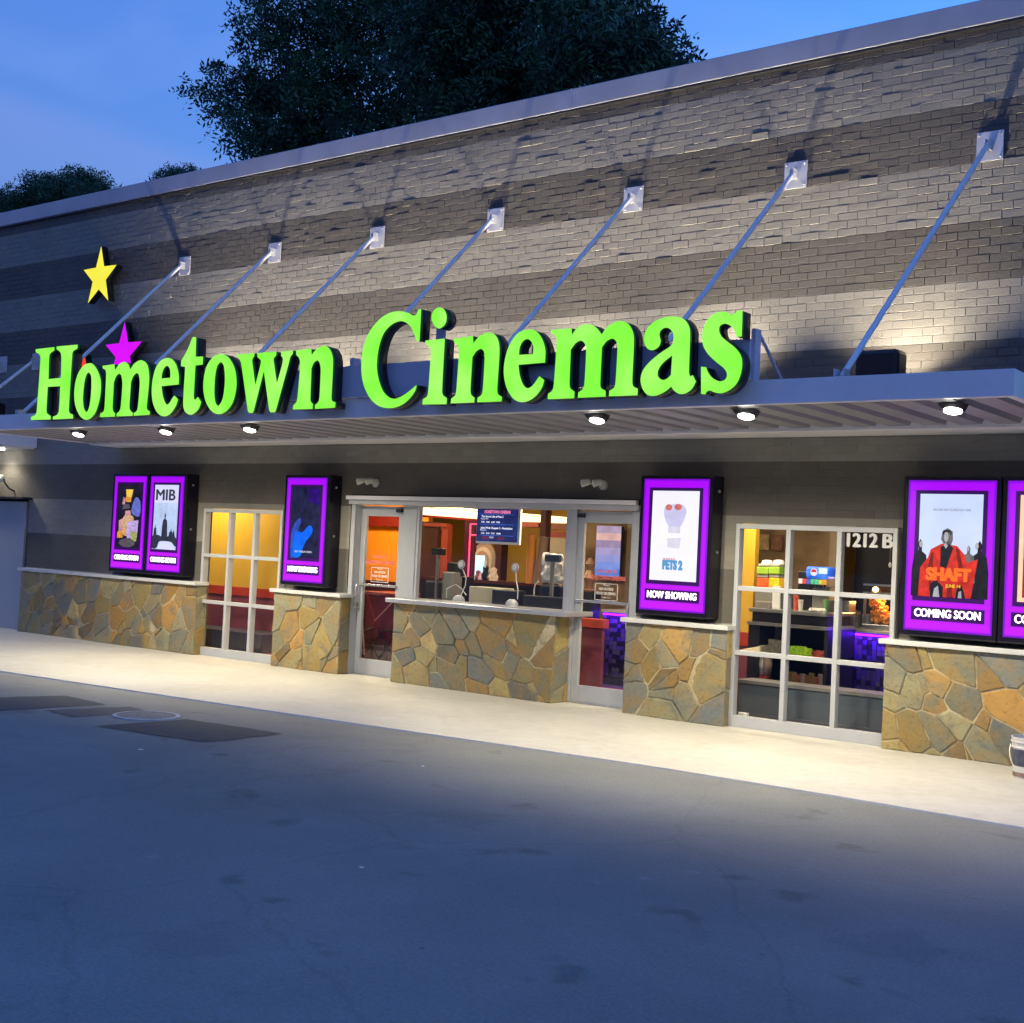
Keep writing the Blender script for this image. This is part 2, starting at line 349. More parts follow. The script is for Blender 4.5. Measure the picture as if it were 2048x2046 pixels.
# ------------------------------------------------------------------ building
BLD = thing('cinema_building', 'long painted brick cinema building with banded walls and flagstone base', 'building', (-11, .2, 0))
CB, ZB0, LB = .0809, 1.62, .203          # course height, first band line, brick length
YW = .2
HOLES = [(-15.0, -13.33, -1, 2.10), (-12.12, -7.66, -1, 2.32), (-6.435, -4.70, -1, 2.10), (-25, -19.60, -1, 2.16)]
def brick_wall(x0, x1, z0, z1, seed, solid=None):
    g = random.Random(seed); V = []; F = []; T = []
    def add(xa, xb, za, zb, tone):
        lo_ = .35 if za < 2.95 else 1.0
        pr = lo_*g.gauss(0, .0013)+(g.random() < .05)*g.uniform(.002, .0055)*lo_; e = .0035 if lo_ == 1 else .002
        yf = YW-pr; yb = YW+.0045*lo_; k = len(V)
        V.extend([(xa, yb, za), (xb, yb, za), (xb, yb, zb), (xa, yb, zb)])
        j = lambda: g.uniform(-.0015, .0015)
        V.extend([(xa+e+j(), yf+j(), za+e+j()), (xb-e+j(), yf+j(), za+e+j()), (xb-e+j(), yf+j(), zb-e+j()), (xa+e+j(), yf+j(), zb-e+j())])
        F.extend([(k+4, k+5, k+6, k+7), (k, k+1, k+5, k+4), (k+1, k+2, k+6, k+5), (k+2, k+3, k+7, k+6), (k+3, k, k+4, k+7)])
        T.extend([tone]*8)
    k0 = math.floor((z0-ZB0)/CB+1e-6); k1 = math.ceil((z1-ZB0)/CB-1e-6)
    LIGHT, DARK = (.265, .25, .215), (.118, .108, .093)
    for k in range(k0, k1):
        za, zb = ZB0+k*CB, ZB0+(k+1)*CB
        za_, zb_ = max(za+.0022, z0), min(zb-.0022, z1)
        if zb_-za_ < .01: continue
        base = LIGHT if (k//7) % 2 == 0 else DARK
        zm = (za_+zb_)/2
        segs = [(x0, x1)]
        for (h0, h1, hz0, hz1) in HOLES:
            if hz0 < zm < hz1:
                ns = []
                for (a, b_) in segs:
                    if h1 <= a or h0 >= b_: ns.append((a, b_)); continue
                    if a < h0: ns.append((a, h0))
                    if h1 < b_: ns.append((h1, b_))
                segs = ns
        off = (k % 2)*LB/2
        for (a, b_) in segs:
            i = math.floor((a-off)/LB)
            while True:
                xa, xb = max(a, i*LB+off+.0013), min(b_, (i+1)*LB+off-.0013); i += 1
                if xa >= b_: break
                if xb-xa < .012: continue
                f = 1+g.gauss(0, .04)
                add(xa, xb, za_, zb_, (base[0]*f, base[1]*f, base[2]*f, 1))
            # painted mortar bed behind this course
            kk = len(V); md = .004 if za > 2.95 else .0014; V.extend([(a, YW+md, za), (b_, YW+md, za), (b_, YW+md, zb), (a, YW+md, zb)])
            F.append((kk, kk+1, kk+2, kk+3)); T.extend([(base[0]*.92, base[1]*.92, base[2]*.92, 1)]*4)
    me = bpy.data.meshes.new('brick_wall'); me.from_pydata(V, [], F); me.materials.append(BRICK)
    ca = me.color_attributes.new('tone', 'FLOAT_COLOR', 'POINT'); ca.data.foreach_set('color', np.array(T, dtype=np.float32).ravel())
    o = bpy.data.objects.new('brick_wall', me); COL.objects.link(o); link(o, BLD); return o
brick_wall(-24, 1.0, 1.0, 6.88, 3)
plain = mat('dark_render', (.12, .115, .105), .8, var=.1)
core = MB()
for (x0, x1, z0, z1) in ((-24, 1, 2.34, 6.86), (-24, -15.02, 2.2, 2.34), (-19.55, -15.02, 0, 2.2), (-15.02, -13.3, 2.13, 2.34), (-13.3, -12.14, 0, 2.34), (-7.64, -6.45, 0, 2.34), (-6.45, -4.68, 2.13, 2.34), (-4.68, 1, 0, 2.34)):
    core.box(x0, x1, YW+.013, YW+.10, z0, z1, plain)
core.box(-24.0, -23.7, .5, 14, 0, 6.86, plain); core.box(.7, 1, .5, 14, 0, 6.86, plain); core.box(-24, 1, 13.7, 14, 0, 6.86, plain)
core.build('wall_core', BLD)
MB().box(-24.1, 1.1, .2, 14.1, 6.88, 6.95, mat('roofing', (.1, .1, .11), .9)).build('roof', BLD)
cp = MB(); cp.box(-24.15, 1.15, .150, .75, 6.885, 7.125, COPING, .010)
xx = -24.1
for k in range(9): cp.box(xx+k*3.05, xx+k*3.05+.02, .147, .155, 6.886, 7.124, COPING)
cp.box(-24.15, 1.15, .158, .21, 6.862, 6.884, SATIN)  # dark strip standing in for the shadow line under the coping
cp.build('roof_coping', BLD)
cp = MB(); cp.box(-4.02, 1.15, .18, .9, 7.13, 7.21, mat('upper_flashing', (.5, .44, .42), .5), .008); cp.build('upper_flashing', BLD)

# flagstone veneer
def voronoi(u0, u1, v0, v1, g, dens=13, joint=.017):
    sg_ = g.choice((-1, 1)); th_ = R(g.uniform(48, 66))*sg_; cs, sn = math.cos(th_), math.sin(th_); K = 1.45
    fw_ = lambda u, v: ((u*cs+v*sn), (-u*sn+v*cs)*K); iv = lambda a, b_: (a*cs-b_/K*sn, a*sn+b_/K*cs)
    A = (u1-u0)*(v1-v0); n_ = max(3, int(A*dens)); pts = []
    tries = 0
    while len(pts) < n_ and tries < 4000:
        tries += 1
        p = fw_(g.uniform(u0, u1), g.uniform(v0, v1)); r = g.choice([.06, .1, .14, .19, .23])
        if all((p[0]-q[0])**2+(p[1]-q[1])**2 > ((r+q[2])*.52)**2 for q in pts): pts.append((*p, r))
    cells = []
    for i, p in enumerate(pts):
        poly = [fw_(u0, v0), fw_(u1, v0), fw_(u1, v1), fw_(u0, v1)]
        for j, q in enumerate(pts):
            if i == j: continue
            dx, dy = q[0]-p[0], q[1]-p[1]; d = math.hypot(dx, dy)
            if d > 2.2: continue
            nx, ny = dx/d, dy/d
            h = (d*d+p[2]**2-q[2]**2)/(2*d)-joint/2
            out = []
            for a in range(len(poly)):
                A_, B_ = poly[a], poly[(a+1) % len(poly)]
                sa = (A_[0]-p[0])*nx+(A_[1]-p[1])*ny-h; sb = (B_[0]-p[0])*nx+(B_[1]-p[1])*ny-h
                if sa <= 0: out.append(A_)
                if sa*sb < 0:
                    t_ = sa/(sa-sb); out.append((A_[0]+(B_[0]-A_[0])*t_, A_[1]+(B_[1]-A_[1])*t_))
            poly = out
            if len(poly) < 3: break
        if len(poly) >= 3: cells.append([iv(*q) for q in poly])
    return cells
TONES = [(.30, .235, .09), (.33, .21, .075), (.20, .19, .125), (.13, .145, .135), (.26, .22, .10), (.19, .13, .06), (.32, .26, .12), (.22, .205, .13), (.27, .20, .075), (.36, .20, .055), (.16, .155, .12), (.24, .22, .12)]
def stone_panel(u0, u1, v0, v1, mp_, seed, dens=13, joint=.012, shape=1.15):
    # mp_(u, v, d) -> world point, d = distance proud of the mortar
    g = random.Random(seed); V = []; F = []; T = []
    # shear the layout a little so that cells are long and slanted
    cells = voronoi(u0/shape, u1/shape, v0, v1, g, dens, joint)
    def face(ps): F.append(tuple(ps))
    for poly in cells:
        poly = [(a*shape, b_) for a, b_ in poly]
        P2 = []
        L = len(poly)
        for a in range(L):
            A_, B_ = poly[a], poly[(a+1) % L]; d = math.hypot(B_[0]-A_[0], B_[1]-A_[1])
            k = max(1, int(d/.05))
            for j in range(k):
                t_ = j/k; jj = 0 if (j == 0) else 1
                P2.append((A_[0]+(B_[0]-A_[0])*t_+g.uniform(-.004, .004)*jj, A_[1]+(B_[1]-A_[1])*t_+g.uniform(-.004, .004)*jj))
        # cut the corners
        cx = sum(p[0] for p in P2)/len(P2); cy = sum(p[1] for p in P2)/len(P2)
        col = g.choice(TONES); f = g.uniform(.85, 1.5); col = (col[0]*f, col[1]*f, col[2]*f, 1)
        th = g.uniform(.012, .030); tu, tv = g.uniform(-.045, .045), g.uniform(-.045, .045); k = len(V); m_ = len(P2)
        for (px, py) in P2: V.append(mp_(px, py, 0))
        for (px, py) in P2: V.append(mp_(cx+(px-cx)*.985, cy+(py-cy)*.985, th*.7+(px-cx)*tu+(py-cy)*tv))
        for (px, py) in P2:
            dd = math.hypot(px-cx, py-cy); s2 = max(.6, 1-.012/max(dd, .02))
            V.append(mp_(cx+(px-cx)*s2, cy+(py-cy)*s2, th+(px-cx)*tu+(py-cy)*tv+g.uniform(-.001, .001)))
        V.append(mp_(cx, cy, th+g.uniform(-.001, .003)))
        for a in range(m_):
            b_ = (a+1) % m_
            face((k+a, k+b_, k+m_+b_, k+m_+a)); face((k+m_+a, k+m_+b_, k+2*m_+b_, k+2*m_+a)); face((k+2*m_+a, k+2*m_+b_, k+3*m_))
        T.extend([col]*(3*m_+1))
    k = len(V); V += [mp_(u0, v0, 0.008), mp_(u1, v0, 0.008), mp_(u1, v1, 0.008), mp_(u0, v1, 0.008)]; F.append((k, k+1, k+2, k+3)); T.extend([(.50, .43, .27, 1)]*4)
    return V, F, T
def stone_pier(x0, x1, ztop, seed, side=True, dens=13, joint=.012, ybk=.2):
    Vs, Fs, Ts = [], [], []
    for part in range(3):
        if part == 0: r = stone_panel(x0, x1, 0, ztop, lambda u, v, d: (u, .02-d, v), seed, dens, joint)
        elif part == 1: r = stone_panel(.02, ybk, 0, ztop, lambda u, v, d: (x1-.02+d, u, v), seed+50, 16, joint)
        else: r = stone_panel(.02, ybk, 0, ztop, lambda u, v, d: (x0+.02-d, u, v), seed+90, 16, joint)
        if part and not side: continue
        k = len(Vs); Vs += r[0]; Fs += [tuple(k+a for a in f) for f in r[1]]; Ts += r[2]
    me = bpy.data.meshes.new('stone_base'); me.from_pydata(Vs, [], Fs); me.materials.append(STONE)
    ca = me.color_attributes.new('tone', 'FLOAT_COLOR', 'POINT'); ca.data.foreach_set('color', np.array(Ts, dtype=np.float32).ravel())
    bm = bmesh.new(); bm.from_mesh(me); bmesh.ops.recalc_face_normals(bm, faces=bm.faces[:]); bm.to_mesh(me); bm.free()
    o = bpy.data.objects.new('stone_base', me); COL.objects.link(o); link(o, BLD)
    MB().box(x0+.02, x1-.02, .03, ybk, 0, ztop, MORTAR).build('stone_backing', BLD)
PIERS = [(-19.38, -14.93, 11, 20), (-13.29, -12.03, 23, 21), (-7.66, -6.425, 35, 19), (-4.74, .9, 43, 17)]
for (x0, x1, sd, dn_) in PIERS:
    stone_pier(x0, x1, .99, sd, dens=dn_)
    cp = MB(); cp.box(x0-.05, x1+.03, -.045, YW+.004, .992, 1.04, CAPM, .006)
    cp.build('cap_ledge', BLD)
stone_pier(-11.09, -8.61, .99, 59, dens=18, ybk=.33)
tag(MB().box(-11.15, -8.40, -.10, .46, .99, 1.045, mat('counter_ledge', (.42, .43, .47), .3, .3, var=.06), .008).build('ticket_ledge', BLD))

# windows: 3 x 3 lites
def grid_window(x0, x1, z1, y=.12):
    wn_ = MB(); fw = .045
    wn_.box(x0, x0+fw, y, y+.10, 0, z1, FRAME, .004); wn_.box(x1-fw, x1, y, y+.10, 0, z1, FRAME, .004)
    wn_.box(x0+fw, x1-fw, y+.001, y+.10, z1-.05, z1, FRAME, .004); wn_.box(x0+fw, x1-fw, y+.001, y+.10, 0, .115, FRAME, .004)
    W3 = (x1-x0-2*fw)/3
    for k in (1, 2): wn_.box(x0+fw+W3*k-.025, x0+fw+W3*k+.025, y+.002, y+.09, .115, z1-.05, FRAME, .003)
    for zz in (.765, 1.43):
        for k in range(3): wn_.box(x0+fw+W3*k+(.025 if k else 0), x0+fw+W3*(k+1)-(.025 if k < 2 else 0), y+.006, y+.085, zz-.024, zz+.024, FRAME, .003)
    o = wn_.build('window_frame', BLD)
    gp = MB()
    for k in range(3):
        xa, xb = x0+fw+W3*k, x0+fw+W3*(k+1)
        for (za, zb) in ((.115, .741), (.789, 1.406), (1.454, z1-.05)): gp.poly([(xa, y+.045, za), (xb, y+.045, za), (xb, y+.045, zb), (xa, y+.045, zb)], GLASS)
    g_ = gp.build('window_glass'); g_.parent = o
    return o
grid_window(-15.0, -13.335, 2.10)
grid_window(-6.435, -4.705, 2.10)

# entrance frame with the ticket window between two doors
YD = .33
en = MB()
en.box(-12.12, -7.66, YD-.18, YD+.06, 2.215, 2.27, FRAME, .004)
en.box(-12.12, -7.66, YD-.24, YD-.181, 2.272, 2.322, WM, .005)     # drip cap
en.box(-12.12, -12.05, YD-.12, YD+.06, 0, 2.214, FRAME, .004)
en.box(-11.29, -11.06, YD-.02, YD+.08, 0, 2.214, FRAME, .004)
en.box(-8.70, -8.58, YD-.03, YD+.08, 0, 2.214, FRAME, .004)
en.box(-7.76, -7.66, YD-.12, YD+.06, 0, 2.214, FRAME, .004)
en.box(-12.12, -7.66, YD-.09, YD+.16, 2.2705, 2.36, SATIN)  # filler added to block room light leaking above the frame
en.build('entrance_frame', BLD)
tw = MB(); tw.box(-11.06, -11.02, YD-.01, YD+.05, 1.046, 2.214, FRAME, .003); tw.box(-8.74, -8.70, YD-.01, YD+.05, 1.046, 2.214, FRAME, .003)
tw.box(-11.02, -8.74, YD-.008, YD+.05, 2.204, 2.213, FRAME, .003)
o = tw.build('ticket_window', BLD)
g_ = MB().poly([(-11.02, YD+.02, 1.046), (-8.74, YD+.02, 1.046), (-8.74, YD+.02, 2.204), (-11.02, YD+.02, 2.204)], GLASS).build('ticket_window_glass'); g_.parent = o
def door(x0, x1, hinge_right):
    st = .085; d = MB(); z1 = 2.20
    d.box(x0, x0+st, YD, YD+.045, .01, z1, FRAME, .004); d.box(x1-st, x1, YD, YD+.045, .01, z1, FRAME, .004)
    d.box(x0+st, x1-st, YD+.001, YD+.044, z1-.13, z1, FRAME, .004); d.box(x0+st, x1-st, YD+.001, YD+.044, .01, .205, FRAME, .004)
    d.box(x0-.01, x1+.01, YD-.03, YD+.05, 0, .012, STEEL)
    o = d.build('door', BLD)
    g_ = MB().poly([(x0+st, YD+.02, .205), (x1-st, YD+.02, .205), (x1-st, YD+.02, z1-.13), (x0+st, YD+.02, z1-.13)], GLASS).build('door_glass'); g_.parent = o
    hx = x0+.04
    h = MB(); hm = mat('handle_metal', (.62, .60, .56), .25, .7)
    h.box(x0+.02, x1-.06, YD-.035, YD-.012, 1.155, 1.185, hm, .004)
    if not hinge_right: hx = x1-.04
    h.tube([(hx, YD-.005, 1.17), (hx, YD-.07, 1.17), (hx, YD-.085, 1.14), (hx, YD-.085, .90), (hx, YD-.07, .87), (hx, YD-.005, .87)], .012, hm, 8)
    o2 = h.build('door_handle', None, True); o2.parent = o
    cl_ = MB(); cl_.box(x1-.10 if hinge_right else x0+.01, x1-.01 if hinge_right else x0+.1, YD-.05, YD-.001, z1-.075, z1-.03, SATIN, .004); o3 = cl_.build('door_closer'); o3.parent = o
    return o
door(-12.045, -11.295, True)
door(-8.575, -7.765, False)
# service door at far left
sd = MB(); dm = mat('painted_steel_door', (.36, .39, .43), .45, var=.04, vs=2)
sd.box(-22.6, -19.63, .16, .21, .0, 2.13, dm, .005)
sd.build('service_door', BLD)
tag(MB().box(-22.7, -19.50, .02, .2, 2.165, 2.20, SATIN, .004).build('drip_bar', BLD))

# ------------------------------------------------------------------ canopy
def canopy(x0, x1, yf, name, label, plates, zp, foot_y):
    C = thing(name, label, 'canopy', (x0, .2, 3.0))
    f = MB(); bt = .07
    f.box(x0, x1, yf, yf+bt, 3.02, 3.225, WM, .005)
    f.build('fascia_beam', C)
    for xa in (x0, x1-bt): MB().box(xa, xa+bt, yf+bt+.001, .19, 3.021, 3.224, WM, .004).build('end_beam', C)
    b_ = MB(); b_.box(x0+bt+.001, x1-bt-.001, -.36, .19, 3.0, 3.20, WM, .004); b_.build('wall_beam', C)
    # ribbed deck: flat pans with open flutes
    d = MB(); dk = mat('deck_metal', (.26, .26, .27), .5, .1, var=.06, vs=3); ya, yb = yf+bt+.002, -.362
    x = x0+bt; pitch = .33
    while x < x1-bt-.01:
        a, b2, c2, d2 = x, min(x+.19, x1-bt), min(x+.215, x1-bt), min(x+.305, x1-bt)
        e2 = min(x+pitch, x1-bt)
        for (p, q) in (((a, 3.03), (b2, 3.03)), ((b2, 3.03), (c2, 3.075)), ((c2, 3.075), (d2, 3.075)), ((d2, 3.075), (e2, 3.03))):
            if q[0]-p[0] > 1e-4: d.poly([(p[0], ya, p[1]), (q[0], ya, q[1]), (q[0], yb, q[1]), (p[0], yb, p[1])], dk)
        x += pitch
    d.box(x0+bt, x1-bt, ya, yb, 3.09, 3.11, dk)
    d.build('ribbed_deck', C)
    for X in plates:
        p = MB(); pm_ = mat('galvanised_plate', (.62, .63, .66), .35, .5, var=.05)
        p.box(X-.125, X+.125, YW-.02, YW-.003, zp-.14, zp+.14, pm_, .003)
        for sx in (-.1, .1):
            for sz in (-.11, .11): p.lathe((X+sx, YW-.02, zp+sz), [(.013, 0), (.013, .012), (.006, .016)], pm_, 6, Vector((0, -1, 0)))
        for s2 in (-.022, .014): p.box(X+s2, X+s2+.008, YW-.11, YW-.021, zp-.05, zp+.05, pm_)
        o = p.build('mounting_plate', C)
        r = MB(); r.tube([(X, YW-.075, zp), (X-.37, foot_y, 3.235)], .026, mat('strut_metal', (.80, .80, .82), .4, .0, var=.04), 12)
        r.lathe((X-.03, YW-.075, zp), [(.012, 0), (.012, .06)], pm_, 8, Vector((1, 0, 0)))
        r.build('support_strut', C, True)
        b3 = MB(); xf = X-.37; b3.box(xf-.05, xf+.05, foot_y-.06, foot_y+.05, 3.226, 3.236, pm_); b3.box(xf-.045, xf-.033, foot_y-.06, foot_y+.05, 3.234, 3.30, pm_); b3.box(xf+.033, xf+.045, foot_y-.06, foot_y+.05, 3.234, 3.30, pm_); b3.build('foot_bracket', C)
    return C
PLX = [-15.84+1.9755*k for k in range(7)]
canopy(-17.25, -2.95, -2.25, 'entrance_canopy', 'long white metal canopy above the entrance hung from seven slanted struts', PLX, 5.715, -2.12)
canopy(-24.0, -19.45, -1.25, 'side_canopy', 'small white metal canopy over the service door at the far left', [-22.6, -21.1+.48, -19.6], 4.47, -1.1)

# down lights under the canopy
lens_m = mat('lit_lens', (1, 1, 1), .3, emit=(1, .97, .88), es=14, var=0)
def spot(name, loc, to, power, size, blend, color, radius=.05, parent=None):
    L = bpy.data.lights.new(name, 'SPOT'); L.energy = power; L.spot_size = R(size); L.spot_blend = blend; L.color = color; L.shadow_soft_size = radius
    o = bpy.data.objects.new(name, L); COL.objects.link(o); o.location = loc
    o.rotation_euler = (Vector(to)-Vector(loc)).to_track_quat('-Z', 'Y').to_euler()
    if parent: link(o, parent)
    return o
DL = [(-15.18, 'leftmost'), (-13.33, 'second from left'), (-11.77, 'third from left'), (-6.88, 'third from right'), (-5.32, 'second from right'), (-3.52, 'rightmost')]
for X, pos in DL:
    T_ = thing('soffit_light', f'{pos} of the six lit downlights under the entrance canopy', 'soffit light', (X, -1.92, 3.02), 'downlights under the entrance canopy')
    h = MB(); y = -1.92
    # tapered housing
    top = [(X-.10, y-.05, 3.022), (X+.10, y-.05, 3.022), (X+.10, y+.10, 3.022), (X-.10, y+.10, 3.022)]
    bot = [(X-.075, y-.03, 2.985), (X+.075, y-.03, 2.985), (X+.075, y+.08, 2.960), (X-.075, y+.08, 2.960)]
    h.poly(top, SATIN)
    for k in range(4): h.poly([top[k], top[(k+1) % 4], bot[(k+1) % 4], bot[k]], SATIN)
    h.build('housing', T_)
    ln = MB(); ln.lathe((X, y+.02, 2.944), [(.070, .03), (.070, .014), (.048, .004), (.001, .0)], lens_m, 20, Vector((0, .20, 1)))
    ln.build('lens', T_, True)
    spot('downlight', (X, y-.02, 2.87), (X-.05, y+.62, 0), 262, 140, .7, (1, .895, .63), .06, T_)

# flood lights on top of the canopy, grazing the wall: their reflectors throw most light high up the wall
def washer(loc, parent):
    L = bpy.data.lights.new('uplight', 'SPOT'); L.energy = WASH; L.spot_size = R(170); L.spot_blend = .3; L.shadow_soft_size = .03; L.color = (1, .87, .68)
    L.use_nodes = True; n, l = L.node_tree.nodes, L.node_tree.links; em_ = n['Emission']
    g_ = n.new('ShaderNodeNewGeometry'); sp = n.new('ShaderNodeSeparateXYZ'); l.new(g_.outputs['Incoming'], sp.inputs[0])
    def M(op, a, b_=None, c_=None):
        q = n.new('ShaderNodeMath'); q.operation = op
        for k, v in enumerate((a, b_, c_)):
            if v is None: continue
            if isinstance(v, (int, float)): q.inputs[k].default_value = v
            else: l.new(v, q.inputs[k])
        return q.outputs[0]
    def SS(v, a, b_):
        q = n.new('ShaderNodeMapRange'); q.interpolation_type = 'SMOOTHSTEP'; l.new(v, q.inputs[0]); q.inputs[1].default_value = a; q.inputs[2].default_value = b_; return q.outputs[0]
    sz = M('SIGN', sp.outputs[2]); y = M('MULTIPLY', sp.outputs[1], sz); z = M('ABSOLUTE', sp.outputs[2]); x = M('ABSOLUTE', sp.outputs[0])
    gain = M('MULTIPLY', M('POWER', M('MAXIMUM', y, .085), -1.42), SS(y, .05, .16))
    k = M('MULTIPLY', gain, M('GREATER_THAN', y, 0)); k = M('MULTIPLY', k, SS(z, .085, .13)); k = M('MULTIPLY', k, M('SUBTRACT', 1, SS(M('DIVIDE', x, M('ADD', z, .16)), .25, 1.9)))
    l.new(k, em_.inputs['Strength'])
    o = bpy.data.objects.new('uplight', L); COL.objects.link(o); o.location = loc; o.rotation_euler = (R(180), 0, 0); link(o, parent)
WASH = 50.0
FL = [-14.62, -12.65, -10.68, -8.70, -6.73, -4.74]
FN = ['behind the capital H', 'behind the letter w', 'behind the capital C', 'behind the n of the second word', 'behind the letter a', 'in the open at the right end of the canopy top']
for X, nm in zip(FL, FN):
    T_ = thing('flood_light', f'black floodlight {nm}', 'floodlight', (X, -.35, 3.21), 'floodlights on the entrance canopy')
    h = MB(); y0, y1 = -.50, -.24
    h.box(X-.21, X+.21, y0, y1, 3.46, 3.74, BLACK, .045)
    h.build('lamp_body', T_)
    MB().box(X-.02, X+.02, -.40, -.36, 3.2, 3.47, SATIN).build('bracket', T_)
    MB().box(X-.16, X+.16, y1+.001, y1+.006, 3.52, 3.70, mat('flood_lens', (1, 1, 1), .3, emit=(1, .93, .72), es=9, var=0)).build('lens', T_)
    washer((X+.06, y1+.03, 3.52), T_)
T_ = thing('flood_light', 'unlit black floodlight on the small canopy at the left edge', 'floodlight', (-19.9, -.35, 3.21))
MB().box(-20.1, -19.68, -.52, -.26, 3.44, 3.72, BLACK, .04).build('lamp_body', T_); MB().box(-19.9, -19.86, -.42, -.38, 3.2, 3.45, SATIN).build('bracket', T_)
# left small canopy light and wall lamp
T_ = thing('soffit_light', 'lit light fixture under the small canopy at the far left', 'soffit light', (-20.1, -.15, 3.0))
MB().box(-20.45, -19.95, -.22, -.08, 2.965, 2.998, lens_m, .01).build('lens', T_)
spot('downlight', (-20.2, -.15, 2.94), (-20.2, -.05, 0), 60, 140, .6, (1, .92, .72), .06, T_)
def twin_lamp(cx, cz, label):
    T_ = thing('emergency_light', label, 'wall lamp', (cx, .2, cz)); wmt = mat('lamp_plastic', (.55, .54, .48), .45)
    q = MB(); q.lathe((cx+.04, .2, cz), [(.055, 0), (.055, .02), (.04, .04), (.0, .045)], wmt, 14, Vector((0, -1, 0))); q.build('base', T_, True)
    for s2, dx in ((-1, -.13), (1, .03)):
        a = MB(); a.tube([(cx+.03, .16, cz), (cx+dx*.5, .10, cz+.01)], .012, wmt, 8)
        a.lathe((cx+dx, .08, cz+.02), [(.018, -.06), (.03, -.045), (.042, .03), (.044, .045), (.03, .055)], wmt, 14, Vector((-.75, -.6, -.25))); a.build('lamp_head', T_, True)
    return T_
pa = P(742, 966, .14); twin_lamp(pa.x, pa.z, 'small twin emergency light above the left entrance door')
pa = P(1196, 970, .14); twin_lamp(pa.x, pa.z, 'small twin emergency light above the right entrance door')
T_ = thing('gooseneck_lamp', 'cream gooseneck lamp above the service door at the left edge', 'wall lamp', (-20.2, .2, 2.5))
q = MB(); cream = mat('cream_enamel', (.75, .70, .52), .35)
q.tube([(-20.05, .2, 2.30), (-20.05, .1, 2.34), (-20.05, .02, 2.42), (-20.05, 0, 2.48), (-20.1, -.02, 2.52)], .014, SATIN, 8); q.build('arm', T_, True)
q = MB(); q.lathe((-20.1, -.02, 2.50), [(.035, -.06), (.05, -.02), (.05, .03), (.03, .06)], cream, 14); q.lathe((-20.38, -.04, 2.50), [(.03, -.10), (.04, -.05), (.075, .06), (.08, .08), (.03, .09)], cream, 14, Vector((-1, -.1, -.2))); q.tube([(-20.1, -.02, 2.52), (-20.22, -.03, 2.53), (-20.32, -.04, 2.51)], .02, cream, 8)
q.build('lamp_head', T_, True)
